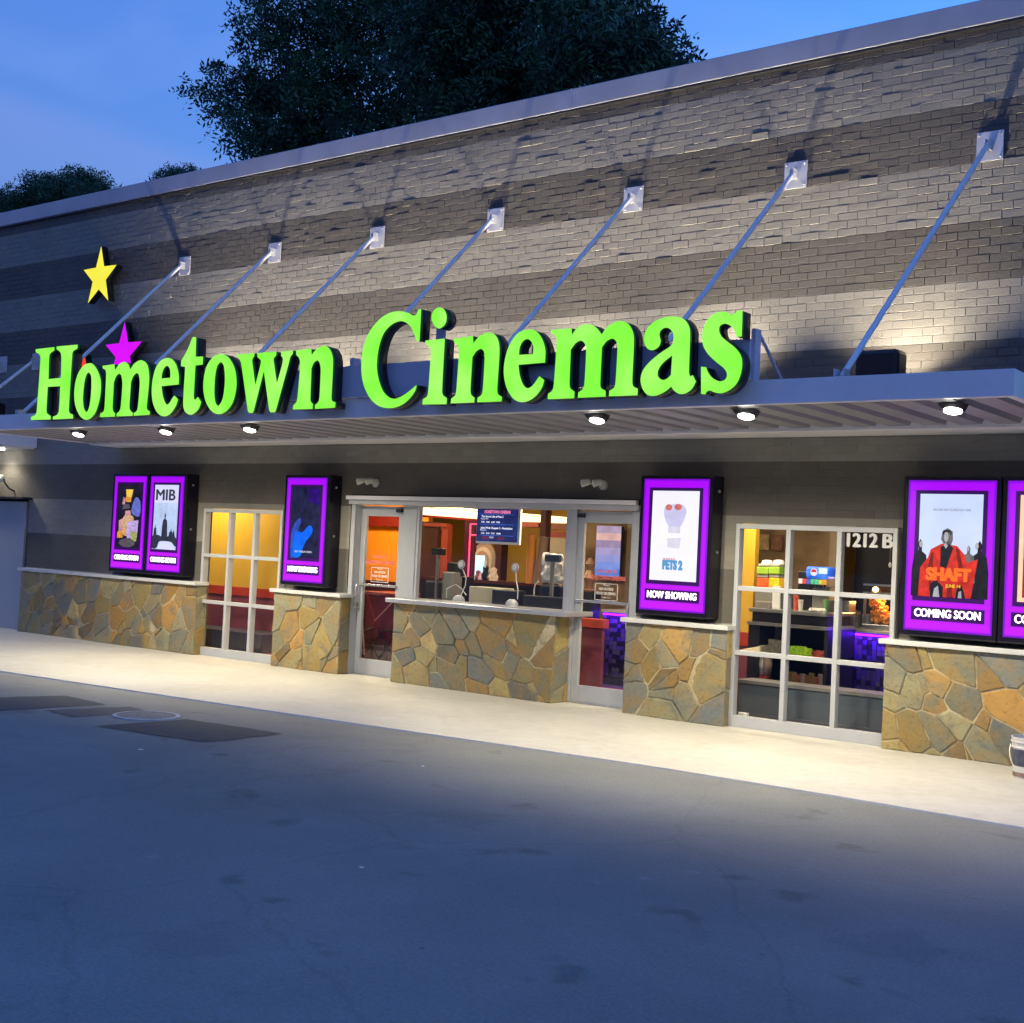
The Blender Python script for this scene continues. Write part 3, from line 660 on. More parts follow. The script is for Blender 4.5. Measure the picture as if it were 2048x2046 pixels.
# ------------------------------------------------------------------ sign letters
GREEN = mat('lit_green_face', (.03, .1, .01), .35, emit=(.27, 1.0, .055), es=1.0, var=.16, vs=1.1)
RET = mat('letter_return', (.012, .014, .013), .35)
TRIM = mat('letter_trim', (.01, .05, .01), .35, emit=(.0, .045, .0), es=1)  # faint green emission paints the face's glow onto the letter edges
YL = -2.45
for _q in GREEN.node_tree.nodes:
    if _q.type == 'VALTORGB' and any(l_.to_socket.name == 'Emission Color' for l_ in _q.outputs[0].links):
        _q.color_ramp.elements[0].position = .38; _q.color_ramp.elements[1].position = .68; _q.color_ramp.elements[0].color = (.245, 1.0, .045, 1); _q.color_ramp.elements[1].color = (.42, 1.0, .15, 1)
    if _q.type == 'TEX_NOISE': _q.inputs['Scale'].default_value = 2.2
G = {
'H1': (48, 660, .12422, [[(185,310,1),(490,275,1),(490,325,1),(420,385),(405,470),(395,790,1),(595,770,1),(600,440),(585,360),(525,310,1),(525,265,1),(865,235,1),(858,300,1),(790,345),(775,430),(722,1290),(740,1340),(790,1365,1),(788,1425,1),(465,1440,1),(465,1395,1),(530,1365),(560,1310),(583,905,1),(383,915,1),(362,1290),(375,1345),(430,1385,1),(430,1440,1),(108,1450,1),(112,1400,1),(185,1360),(205,1290),(265,460),(245,390),(190,360,1)]]),
'o1': (48, 660, .12422, [[(1080,535),(1160,610),(1225,760),(1240,930),(1215,1130),(1150,1330),(1060,1430),(985,1445),(900,1385),(830,1230),(808,1050),(825,850),(880,680),(970,565)],[(1045,685),(1080,740),(1085,900),(1070,1120),(1040,1270),(1005,1320),(965,1260),(950,1100),(970,860),(1005,720)]]),
'm1': (0, 680, .20704, [[(990,250,1),(1105,233,1),(1112,290,1),(1150,235),(1200,212),(1240,235),(1258,285,1),(1300,225),(1360,195),(1415,225),(1438,300),(1440,420),(1418,640),(1425,675),(1448,690,1),(1445,722,1),(1292,732,1),(1292,705,1),(1320,685),(1332,640),(1350,420),(1340,335),(1318,320),(1285,355),(1265,410,1),(1250,650),(1262,685),(1285,705,1),(1280,732,1),(1125,738,1),(1128,708,1),(1150,690),(1165,650),(1182,430),(1172,345),(1150,325),(1120,355),(1100,410,1),(1088,650),(1095,690),(1113,710,1),(1110,740,1),(965,745,1),(970,710,1),(1000,690),(1010,640),(1025,330),(1018,290),(993,275,1)]]),
'e1': (280, 660, .10363, [[(555,540),(640,580),(710,700),(750,880),(748,1050,1),(415,1085,1),(440,1260),(480,1390),(525,1440),(580,1390),(625,1310),(665,1265,1),(735,1340,1),(690,1470),(600,1600),(500,1665),(400,1650),(310,1560),(245,1390),(225,1180),(245,950),(300,740),(390,600),(470,550)],[(415,935,1),(430,830),(470,730),(525,690),(570,740),(585,820),(583,922,1)]]),
't1': (280, 660, .10363, [[(1010,150),(1045,135),(1085,145,1),(1075,515,1),(1218,512,1),(1210,665,1),(1070,685,1),(1040,1250),(1045,1330),(1070,1345,1),(1115,1290,1),(1182,1390,1),(1140,1510),(1060,1600),(980,1635),(890,1600),(840,1500),(835,1330),(872,710,1),(790,700,1),(795,590,1),(880,450),(950,300)]]),
'o2': (280, 660, .10363, [[(1600,465),(1720,540),(1820,720),(1862,950),(1850,1180),(1780,1420),(1660,1570),(1520,1625),(1390,1575),(1280,1410),(1225,1180),(1230,930),(1290,690),(1400,530),(1500,475)],[(1560,620),(1615,690),(1635,850),(1630,1100),(1590,1340),(1510,1465),(1455,1390),(1435,1200),(1450,900),(1490,700)]]),
'w1': (460, 660, .12422, [[(110,395,1),(395,373,1),(388,425,1),(358,480),(365,560),(408,885,1),(490,560),(495,490),(440,435,1),(440,370,1),(745,348,1),(745,405,1),(705,460),(710,540),(755,855,1),(838,560),(850,460),(822,415,1),(825,345,1),(1015,330,1),(1010,385,1),(975,430),(940,560),(740,1290,1),(720,1325,1),(650,1325,1),(630,1290,1),(545,660,1),(385,1290,1),(365,1335,1),(305,1335,1),(285,1300,1),(195,640),(165,490),(115,420,1)]]),
'n1': (460, 660, .12422, [[(1065,325,1),(1310,302,1),(1315,400,1),(1380,320),(1470,265),(1560,265),(1630,350),(1660,500),(1635,1080),(1645,1140),(1700,1165,1),(1690,1250,1),(1365,1270,1),(1370,1205,1),(1420,1160),(1440,1080),(1460,640),(1445,540),(1410,490),(1350,530),(1312,620,1),(1295,1080),(1300,1150),(1335,1190,1),(1330,1270,1),(1010,1280,1),(1020,1210,1),(1065,1165),(1085,1090),(1130,550),(1110,450),(1065,400,1)]]),
'C2': (700, 600, .16563, [[(860,108,1),(840,495,1),(800,490,1),(770,400),(730,320),(670,270),(600,255),(500,300),(410,400),(350,570),(325,780),(345,950),(400,1100),(480,1180),(560,1190),(660,1140),(740,1080),(805,1025,1),(790,1090),(720,1190),(620,1270),(500,1305),(370,1290),(260,1210),(180,1070),(140,900),(140,700),(175,520),(250,360),(360,230),(480,155),(600,135),(700,155),(765,188),(800,175),(825,115,1)]]),
'i2': (700, 600, .16563, [[(1080,88),(1140,120),(1168,200),(1150,290),(1080,345),(1020,310),(985,220),(1010,130)],[(910,490,1),(1145,465,1),(1112,1100),(1125,1150),(1170,1185,1),(1165,1258,1),(872,1262,1),(880,1200,1),(930,1160),(945,1090),(975,630),(960,570),(910,530,1)]]),
'n2': (700, 600, .16563, [[(1255,465,1),(1485,435,1),(1490,520,1),(1560,440),(1650,395),(1740,410),(1795,500),(1805,650),(1778,1080),(1790,1140),(1835,1170,1),(1828,1225,1),(1535,1235,1),(1540,1180,1),(1590,1140),(1605,1060),(1625,700),(1615,620),(1580,590),(1525,620),(1478,690,1),(1455,1080),(1465,1145),(1505,1180,1),(1500,1238,1),(1215,1248,1),(1222,1190,1),(1270,1150),(1285,1070),(1315,620),(1300,550),(1255,510,1)]]),
'e2': (990, 620, .16563, [[(410,235),(500,260),(570,350),(608,480),(605,635,1),(283,662,1),(300,790),(340,900),(390,945),(450,915),(500,850),(535,800,1),(595,845,1),(570,930),(500,1030),(410,1095),(310,1112),(220,1070),(140,940),(105,760),(125,570),(190,390),(290,270)],[(290,542,1),(300,450),(340,375),(395,350),(440,385),(462,450),(458,532,1)]]),
'm2': (990, 620, .16563, [[(680,240,1),(925,220,1),(930,300,1),(990,220),(1080,175),(1170,180),(1240,230),(1288,295,1),(1350,210),(1440,150),(1540,135),(1620,180),(1670,280),(1678,420),(1658,850),(1670,920),(1725,950,1),(1720,1030,1),(1375,1042,1),(1380,975,1),(1435,940),(1455,870),(1478,470),(1465,385),(1420,345),(1350,375),(1292,450,1),(1272,870),(1280,940),(1335,975,1),(1335,1045,1),(1000,1060,1),(1005,995,1),(1060,955),(1080,880),(1100,500),(1085,410),(1040,370),(975,400),(915,480,1),(900,880),(910,945),(960,985,1),(955,1065,1),(635,1078,1),(640,1010,1),(690,975),(710,900),(745,370),(725,310),(680,285,1)]]),
'a2': (1260, 600, .15528, [[(600,215),(700,250),(765,350),(775,480),(760,930),(775,985,1),(808,968,1),(850,1050,1),(800,1140),(720,1200),(640,1210),(570,1170),(530,1115,1),(450,1180),(340,1230),(240,1228),(170,1160),(135,1040),(160,920),(240,810),(380,690),(500,610),(555,560,1),(560,480),(550,420),(510,370),(450,358),(395,395),(380,450),(395,530),(370,600),(300,645),(230,630),(185,550),(190,440),(250,330),(350,260),(470,220)],[(543,715,1),(527,965,1),(480,1010),(420,1030),(365,990),(360,920),(400,840),(470,770)]]),
's2': (1260, 600, .15528, [[(1450,140,1),(1440,470,1),(1375,475,1),(1340,390),(1290,330),(1220,305),(1160,335),(1150,400),(1180,470),(1260,540),(1360,620),(1430,720),(1445,830),(1425,960),(1370,1080),(1280,1160),(1180,1200),(1090,1190),(1030,1165),(990,1180),(970,1215,1),(915,1210,1),(915,860,1),(980,865,1),(1010,940),(1070,1010),(1160,1048),(1230,1020),(1248,950),(1210,880),(1100,790),(1000,690),(940,580),(930,450),(960,320),(1030,220),(1110,165),(1200,150),(1280,170),(1320,190),(1355,165),(1385,140,1)]]),
}
def smooth_contour(pts):
    n_ = len(pts); out = []
    for i in range(n_):
        p0, p1, p2, p3 = pts[(i-1) % n_], pts[i], pts[(i+1) % n_], pts[(i+2) % n_]
        k1, k2 = len(p1) > 2, len(p2) > 2
        out.append(p1[:2])
        if k1 and k2: continue
        A_, B_ = np.array(p1[:2], float), np.array(p2[:2], float)
        d = np.linalg.norm(B_-A_)
        t1 = (B_-A_) if k1 else (B_-np.array(p0[:2]))*.5*min(1, 2*d/(d+np.linalg.norm(A_-np.array(p0[:2])+1e-6)))
        t2 = (B_-A_) if k2 else (np.array(p3[:2])-A_)*.5*min(1, 2*d/(d+np.linalg.norm(np.array(p3[:2])-B_)+1e-6))
        for s in (.2, .4, .6, .8):
            h = (2*s**3-3*s**2+1)*A_+(s**3-2*s**2+s)*t1+(-2*s**3+3*s**2)*B_+(s**3-s**2)*t2
            out.append(tuple(h))
    return out
def extrude_shape(contours, y0, depth, face_m, side_m, name, parent=None, bevel=.004):
    """contours: lists of (X, Z); front face on y0, body reaches back by depth"""
    cv = bpy.data.curves.new('c', 'CURVE'); cv.dimensions = '2D'; cv.fill_mode = 'BOTH'; cv.extrude = depth/2
    for c_ in contours:
        sp = cv.splines.new('POLY'); sp.points.add(len(c_)-1); sp.use_cyclic_u = True
        for q, p in zip(sp.points, c_): q.co = (p[0], p[1], 0, 1)
    to = bpy.data.objects.new('c', cv); COL.objects.link(to); dg = bpy.context.evaluated_depsgraph_get(); dg.update()
    me = bpy.data.meshes.new_from_object(to.evaluated_get(dg)); COL.objects.unlink(to); bpy.data.objects.remove(to)
    for v in me.vertices: v.co = Vector((v.co.x, y0+depth/2-v.co.z, v.co.y))
    me.materials.clear(); me.materials.append(face_m); me.materials.append(side_m); me.name = name
    bm = bmesh.new(); bm.from_mesh(me); bmesh.ops.remove_doubles(bm, verts=bm.verts[:], dist=1e-5)
    bmesh.ops.recalc_face_normals(bm, faces=bm.faces[:])
    for f in bm.faces: f.material_index = 0 if (f.normal.y < -.9 and f.calc_center_median().y < y0+depth*.3) else 1
    bm.to_mesh(me); bm.free()
    o = bpy.data.objects.new(name, me); COL.objects.link(o)
    if parent: link(o, parent)
    return o
SIGN = thing('cinema_sign', 'glowing green channel letter sign reading Hometown Cinemas on the canopy edge', 'sign', (-10.3, -2.3, 3.1))
for key, (ox, oz, s, cs) in G.items():
    cc = []
    for c_ in cs:
        sm = smooth_contour(c_)
        cc.append([(lambda q: (q.x, q.z))(P(ox+x*s, oz+z*s, YL)) for x, z in sm])
    lo = extrude_shape(cc, YL+.028, .120, RET, RET, 'letter', SIGN)
    lf = extrude_shape(cc, YL, .027, GREEN, TRIM, 'letter_face'); lf.parent = lo; lf.matrix_parent_inverse = Matrix.Identity(4)
rw = MB(); rwm = mat('raceway_panel', (.52, .52, .60), .4, .1, var=.05)
rw.box(-15.05, -9.93, -2.30, -2.262, 3.23, 3.555, rwm, .003); rw.box(-9.925, -5.10, -2.301, -2.262, 3.23, 3.565, rwm, .003)
pi = P(885, 640, -2.29); rw.box(pi.x-.055, pi.x+.055, -2.312, -2.29, 3.5, 3.95, rwm)
rw.build('backing_panel', SIGN)
for X in (-15.0, -12.5, -10.1, -9.8, -7.4, -5.10):
    br = MB(); brm = mat('brace_metal', (.62, .52, .60), .45)
    br.box(X-.012, X+.028, -2.26, -2.16, 3.227, 3.66, brm)
    br.tube([(X+.01, -2.17, 3.64), (X+.01, -1.62, 3.235)], .016, brm, 6)
    br.build('brace', SIGN)

# stars
def star(cx, cz, r, rot, m, label, y0=.02, sx=1.0):
    pts = []
    for k in range(10):
        a = R(90+rot)+k*math.pi/5; rr = r if k % 2 == 0 else r*.40
        pts.append((cx+sx*rr*math.cos(a), cz+rr*math.sin(a)))
    T_ = thing('star_sign', label, 'star sign', (cx, y0, cz), 'lit stars on the wall')
    extrude_shape([pts], y0, .12, m, RET, 'star_face', T_)
    MB().tube([(cx, y0+.12, cz), (cx, YW, cz)], .02, SATIN, 8).build('standoff', T_)
YEL = mat('lit_yellow', (.1, .1, .01), .4, emit=(1.0, .92, .05), es=.95, var=.08, vs=2)
MAG = mat('lit_magenta', (.07, .0, .09), .4, emit=(.72, .0, .95), es=1.0, var=.06, vs=2)
RED = mat('lit_red', (.9, .05, .02), .4, emit=(1.0, .03, .01), es=1.3, var=.1, vs=2)
a1 = P(203, 492, 0.02); a2 = P(166, 539.5, .02); a3 = P(235, 530, .02); b1 = P(176, 607, .02)
star((a2.x+a3.x)/2, a1.z-.49, .49, 0, YEL, 'yellow star on the dark brick at the upper left', sx=.93)
b1 = P(249, 643.5, .02); b2 = P(214, 681, .02); b3 = P(282, 676, .02)
star((b2.x+b3.x)/2, b1.z-.48, .48, 0, MAG, 'purple star just above the letter m')
r1 = P(169, 708, .02)
star(r1.x, r1.z-.48, .48, 0, RED, 'red star mostly hidden behind the first letter o')

# ------------------------------------------------------------------ poster cases
PURPLE = mat('purple_glow', (.02, 0, .04), .4, emit=(.47, .0, 1.12), es=1.0, var=.22, vs=1.6)
PURP2 = mat('purple_glow_dim', (.01, 0, .03), .4, emit=(.20, .0, .62), es=1.0, var=.1, vs=3.0)
CASE = mat('case_black', (.010, .008, .016), .22, var=.2)
BEZ = mat('bezel_dark', (.012, .004, .03), .3, emit=(.028, 0, .085), es=1, var=.1)  # faint purple emission puts the border's glow into the bezel colour
CAPT = mat('caption_glow', (1, 1, 1), .4, emit=(1.0, .86, 1.0), es=1.25, var=.02)
CAPT2 = mat('caption_glow_soft', (1, 1, 1), .4, emit=(1.0, .72, 1.0), es=1.3, var=.02)
def em(name, c_, s=1.0, var=.1, vs=12): return mat('print_'+name, tuple(v*.06 for v in c_), .3, emit=c_, es=s, var=var, vs=vs)
GLOWM = bpy.data.materials.new('led_border'); GLOWM.use_nodes = True
_n, _l = GLOWM.node_tree.nodes, GLOWM.node_tree.links; _b = _n['Principled BSDF']; _b.inputs['Base Color'].default_value = (.02, 0, .04, 1); _b.inputs['Roughness'].default_value = .3
_a = _n.new('ShaderNodeVertexColor'); _a.layer_name = 'glow'; _l.new(_a.outputs[0], _b.inputs['Emission Color']); _b.inputs['Emission Strength'].default_value = 1.0
def poster_case(x0, x1, z0, z1, label, caption, art, ytop=-.04, soft=False, screws=True):
    T_ = thing('poster_case', label, 'poster case', ((x0+x1)/2, .1, z0), 'lit poster cases along the front wall')
    yf = ytop; h = z1-z0; w_ = x1-x0
    cb = MB(); cb.box(x0, x1, yf, YW-.004, z0, z1, CASE, .014)
    o = cb.build('cabinet', T_)
    if screws:
        sc_ = MB()
        for zz in (z1-.16, z1-.80): sc_.lathe((x1, .08, zz), [(.016, 0), (.016, .012), (.006, .018)], STEEL, 10, Vector((1, 0, 0)))
        sc_.build('lock', T_)
    bx0, bx1, bz0, bz1 = x0+.066, x1-.060, z0+.07, z1-.055
    yb = yf-.004
    lb = MB(); ins = .058
    sx0, sx1, sz1 = bx0+ins, bx1-ins, bz1-.078; sz0 = z0+.335
    # purple band drawn as four strips round the screen and two round the caption
    cz0, cz1 = z0+.155, z0+.28
    cx0, cx1 = bx0+ins*.9, bx1-ins*.9
    GV, GF, GC = [], [], []
    def strip(a, b_, c_, d):
        k = len(GV); e = min(.016, (b_-a)*.3, (d-c_)*.3); X4 = [a, a+e, b_-e, b_]; Z4 = [c_, c_+e, d-e, d]
        for j, zz in enumerate(Z4):
            for i, xx_ in enumerate(X4):
                edge_ = ((i in (0, 3)) and (b_-a) < (d-c_)) or ((j in (0, 3)) and (b_-a) >= (d-c_))
                f_ = .74 if edge_ else 1.0; m_ = 1-min(1, max(0, (zz-z0)/h))
                GV.append((xx_, yb, zz)); GC.append(((.40+.20*m_)*f_*1.05, .015*m_*f_, (1.05+.1*m_)*(f_*.8+.2), 1))
        for j in range(3):
            for i in range(3): GF.append((k+j*4+i, k+j*4+i+1, k+j*4+i+5, k+j*4+i+4))
    strip(bx0, bx1, sz1, bz1); strip(bx0, sx0, sz0, sz1); strip(sx1, bx1, sz0, sz1)
    strip(bx0, bx1, bz0, cz0); strip(bx0, cx0, cz0, cz1); strip(cx1, bx1, cz0, cz1); strip(bx0, bx1, cz1, sz0)
    gm = bpy.data.meshes.new('light_border'); gm.from_pydata(GV, [], GF); gm.materials.append(GLOWM)
    ga = gm.color_attributes.new('glow', 'FLOAT_COLOR', 'POINT'); ga.data.foreach_set('color', np.array(GC, dtype=np.float32).ravel())
    go = bpy.data.objects.new('light_border', gm); COL.objects.link(go); link(go, T_)
    dm_ = MB(); r_ = .016
    for (a, b_, c_, d) in ((bx0-r_, bx1+r_, bz1, bz1+r_), (bx0-r_, bx1+r_, bz0-r_, bz0), (bx0-r_, bx0, bz0, bz1), (bx1, bx1+r_, bz0, bz1)): dm_.box(a, b_, yb+.001, yf-.0004, c_, d, PURP2)
    dm_.build('border_edge', T_)
    bz = MB(); bz.box(sx0, sx1, yb-.001, yf-.0006, sz0, sz1, BEZ); bz.box(cx0, cx1, yb-.0015, yf-.0006, cz0, cz1, BEZ); bz.build('bezel', T_)
    qx0, qx1, qz0, qz1 = sx0+.042, sx1-.040, sz0+.042, sz1-.034
    s = MB(); s.box(qx0, qx1, yb-.004, yb-.0012, qz0, qz1, art['bg']); so_ = s.build('screen', T_)
    # printed picture: flat shapes in u,v of the screen
    ap = MB(); yy = yb-.0045
    for k, (m_, pts) in enumerate(art['shapes']):
        if 5 <= len(pts) < 18 and not art.get('sharp'): pts = smooth_contour(pts)
        ap.poly([(qx0+u*(qx1-qx0), yy-k*.0006, qz0+v*(qz1-qz0)) for u, v in pts], m_)
    if art['shapes']: ap.build('picture', T_)
    for (body, u, v, size, wd, m_, off) in art['text']:
        text_mesh(body, size, m_, qx0+u*(qx1-qx0), yy-.012, qz0+v*(qz1-qz0), width=wd*(qx1-qx0), offset=off, extrude=.001, parent=T_, name='title_text', bold=size*.035 if body in ('MIB', 'SHAFT', 'PETS 2') else 0)
    cm = CAPT2 if soft else CAPT
    text_mesh(caption, .105*w_/.9, cm, (cx0+cx1)/2, yb-.006, (cz0+cz1)/2+.002, width=(cx1-cx0)*.90, offset=0, bold=.0035 if not soft else .007, extrude=.002, parent=T_, name='caption_text')
    return T_
def ell(cx, cy, rx, ry, n_=18, a0=0): return [(cx+rx*math.cos(a0+2*math.pi*k/n_), cy+ry*math.sin(a0+2*math.pi*k/n_)) for k in range(n_)]
def figure(cx, base, h, w_):   # plain standing figure outline: head and body
    return [(cx-w_*.5, base), (cx-w_*.5, base+h*.45), (cx-w_*.38, base+h*.72), (cx-w_*.12, base+h*.78), (cx-w_*.1, base+h*.82), (cx-w_*.13, base+h*.92), (cx, base+h), (cx+w_*.13, base+h*.92), (cx+w_*.1, base+h*.82), (cx+w_*.12, base+h*.78), (cx+w_*.38, base+h*.72), (cx+w_*.5, base+h*.45), (cx+w_*.5, base)]
dk = em('dark', (.012, .008, .02), 1, .5); blu = em('blue', (.12, .16, .55), 1, .3, 20); org = em('orange', (.75, .30, .04), 1, .3, 25); pnk = em('pink', (.55, .28, .30), 1, .35, 30)
lav = em('lavender', (.50, .36, .72), 1, .3, 30); yel = em('yellow', (.9, .60, .08), 1, .15); grn = em('green', (.35, .38, .10), 1, .3, 25); pwh = em('white', (.70, .70, .98), 1, .04); grey = em('grey', (.10, .08, .10), 1, .3, 20)
ink = em('ink', (.03, .035, .06), 1, .5, 30); pal = em('paleblue', (.48, .60, .88), 1, .15, 9); tan_ = em('tan', (.62, .38, .22), 1, .3, 28)
artA = dict(bg=dk, shapes=[(blu, [(.62, .55), (.98, .50), (.99, .72), (.80, .80), (.66, .70)]), (pnk, [(.10, .18), (.08, .42), (.30, .47), (.32, .22)]), (tan_, [(.30, .20), (.26, .46), (.50, .52), (.74, .46), (.70, .22)]), (lav, [(.48, .14), (.46, .40), (.95, .44), (.92, .16)]), (org, [(.05, .14), (.04, .24), (.28, .26), (.30, .15)]), (grn, [(.66, .10), (.64, .26), (.92, .24), (.90, .10)]), (pnk, [(.34, .50), (.36, .58), (.58, .59), (.60, .52)]), (grey, [(.2, .60), (.28, .68), (.5, .69), (.56, .62)]), (org, [(.36, .72), (.34, .80), (.60, .81), (.58, .72)]), (pnk, [(.20, .68), (.24, .80), (.34, .77), (.32, .68)]), (yel, [(.38, .80), (.34, .92), (.66, .92), (.61, .80)]), (grey, ell(.50, .07, .36, .07))], text=[])
artB = dict(bg=pal, shapes=[(pwh, [(0, .72), (0, 1), (1, 1), (1, .72)]), (ink, [(0, .02), (0, .20), (.25, .22), (.5, .18), (.8, .23), (1, .18), (1, .05), (.8, .12), (.3, .12), (.2, .02)]), (pwh, [(.22, .0), (.36, .12), (.78, .12), (.98, .0)]), (ink, figure(.50, .16, .40, .22)), (ink, figure(.10, .18, .20, .12)), (ink, figure(.78, .16, .16, .16)), (ink, [(.84, .14), (.86, .26), (.9, .30), (.94, .24), (.97, .14)])], text=[('MIB', .5, .835, .225, .80, ink, .0)])
nvy = em('navy', (.010, .012, .05), 1, .6, 14); bri = em('brightblue', (.0, .13, .95), 1, .35, 10); bri2 = em('midblue', (.03, .07, .45), 1, .3, 12); nvy2 = em('navy2', (.02, .0, .16), 1, .5, 9)
artC = dict(bg=nvy, shapes=[(nvy2, [(.6, .8), (.55, .98), (.98, .98), (.97, .75)]), (bri2, [(.04, .0), (.02, .30), (.10, .46), (.30, .56), (.36, .52), (.28, .40), (.2, .28), (.18, .02)]), (bri, [(.10, .02), (.14, .26), (.18, .38), (.42, .36), (.6, .44), (.72, .46), (.80, .40), (.74, .32), (.58, .24), (.48, .14), (.40, .02)])], text=[('IN THEATERS', .52, .085, .035, .6, pwh, 0)])
wht = em('screenwhite', (.92, .90, 1.0), 1, .03, 3); shd = em('coolgrey', (.60, .58, .85), 1, .1); red_ = em('redbrown', (.62, .16, .13), 1, .25, 25); bluT = em('titleblue', (.10, .32, .62), 1, .1); redT = em('titlered', (.62, .2, .22), 1, .1); lg = em('lightgrey', (.68, .66, .78), 1, .1)
artD = dict(bg=wht, shapes=[(shd, [(.38, .60), (.26, .74), (.28, .82), (.42, .85), (.64, .85), (.74, .78), (.62, .60)]), (red_, ell(.36, .815, .07, .035)), (red_, ell(.56, .82, .08, .035)), (lg, [(.37, .53), (.36, .60), (.63, .60), (.62, .53)]), (lg, [(.37, .37), (.35, .47), (.65, .48), (.62, .36)])], text=[('PETS 2', .5, .17, .13, .42, bluT, .006), ('THE SECRET LIFE OF', .42, .235, .035, .26, redT, .001)])
skyp = em('posterblue', (.62, .72, 1.0), 1, .06, 4); redc = em('red', (.62, .03, .02), 1, .35, 14); orgT = em('titleorange', (1.0, .16, .02), 1.1, .15, 18); yelT = em('titleyellow', (.9, .55, .03), 1, .1); blk = em('black', (.012, .012, .02), 1, .4, 16); gry2 = em('midgrey', (.14, .13, .14), 1, .4, 18)
drk = em('darkred', (.22, .012, .012), 1, .4, 20); skn = em('lightgreytone', (.42, .42, .46), 1, .2, 14)
artE = dict(sharp=1, bg=skyp, shapes=[(blk, figure(.03, 0, .56, .26)), (blk, figure(.97, 0, .56, .30)), (gry2, figure(.80, .15, .36, .22)), (redc, [(.02, .0), (.04, .28), (.16, .38), (.20, .46), (.38, .52), (.62, .50), (.74, .42), (.78, .34), (.95, .38), (.86, .0)]), (gry2, [(.40, .52), (.36, .56), (.38, .64), (.46, .67), (.54, .64), (.55, .56), (.52, .50)]), (blk, [(.36, .30), (.36, .49), (.48, .52), (.56, .48), (.46, .28)]), (blk, [(.22, 0), (.20, .12), (.30, .17), (.42, .10), (.42, 0)]), (blk, [(.62, 0), (.64, .10), (.72, .12), (.78, 0)]), (skn, [(.26, 0), (.28, .08), (.34, .11), (.37, .0)]), (skn, [(.66, 0), (.67, .06), (.71, .07), (.72, 0)]), (drk, [(.17, .30), (.21, .42), (.25, .44), (.24, .2), (.2, .05)]), (drk, [(.60, .48), (.66, .46), (.72, .3), (.66, .28)]), (drk, [(.48, .0), (.50, .12), (.56, .13), (.58, 0)]), (skn, ell(.445, .585, .035, .05)), (skn, ell(.045, .505, .03, .03)), (skn, ell(.93, .505, .028, .032)), (skn, ell(.795, .475, .02, .024)), (blk, [(.40, .60), (.38, .62), (.40, .65), (.50, .65), (.53, .62), (.52, .60), (.50, .63), (.42, .63)]), (skn, [(.41, .50), (.44, .53), (.48, .50), (.45, .47)])], text=[('SHAFT', .50, .215, .155, .70, orgT, .006), ('ONE CAN\'T HAVE TOO MUCH OF A THING', .52, .845, .028, .60, gry2, .0), ('JUNE 14', .58, .11, .04, .24, yelT, .001)])
crm = em('cream', (1.0, .66, .42), 1, .05); rd2 = em('deepred', (.30, .03, .02), 1, .5, 10); rd3 = em('scarlet', (.80, .03, .02), 1, .3, 10)
artF = dict(sharp=1, bg=crm, shapes=[(rd2, [(.07, .04), (.07, .96), (.93, .96), (.93, .04)]), (rd3, [(.07, .40), (.07, .58), (.3, .64), (.6, .56), (.8, .42)])], text=[])
Z0, Z1 = 1.09, 2.59
poster_case(-16.975, -16.10, Z0+.01, Z1, 'leftmost poster case with a colourful dark film poster', 'COMING SOON', artA, soft=True, screws=False)
poster_case(-16.095, -15.225, Z0+.01, Z1, 'poster case reading MIB on pale blue left of the yellow window', 'COMING SOON', artB, soft=True)
poster_case(-13.145, -12.295, Z0+.01, Z1-.01, 'poster case with a dark poster of a bright blue shape left of the left door', 'NOW SHOWING', artC, soft=True)
poster_case(-7.525, -6.632, Z0, Z1, 'poster case with a white poster reading Pets 2 right of the right door', 'NOW SHOWING', artD)
poster_case(-4.60, -3.692, Z0, Z1, 'poster case with a red poster reading Shaft at the right', 'COMING SOON', artE, screws=False)
poster_case(-3.687, -2.78, Z0, Z1, 'poster case with cream bordered red poster cut by the right edge', 'COMING SOON', artF)
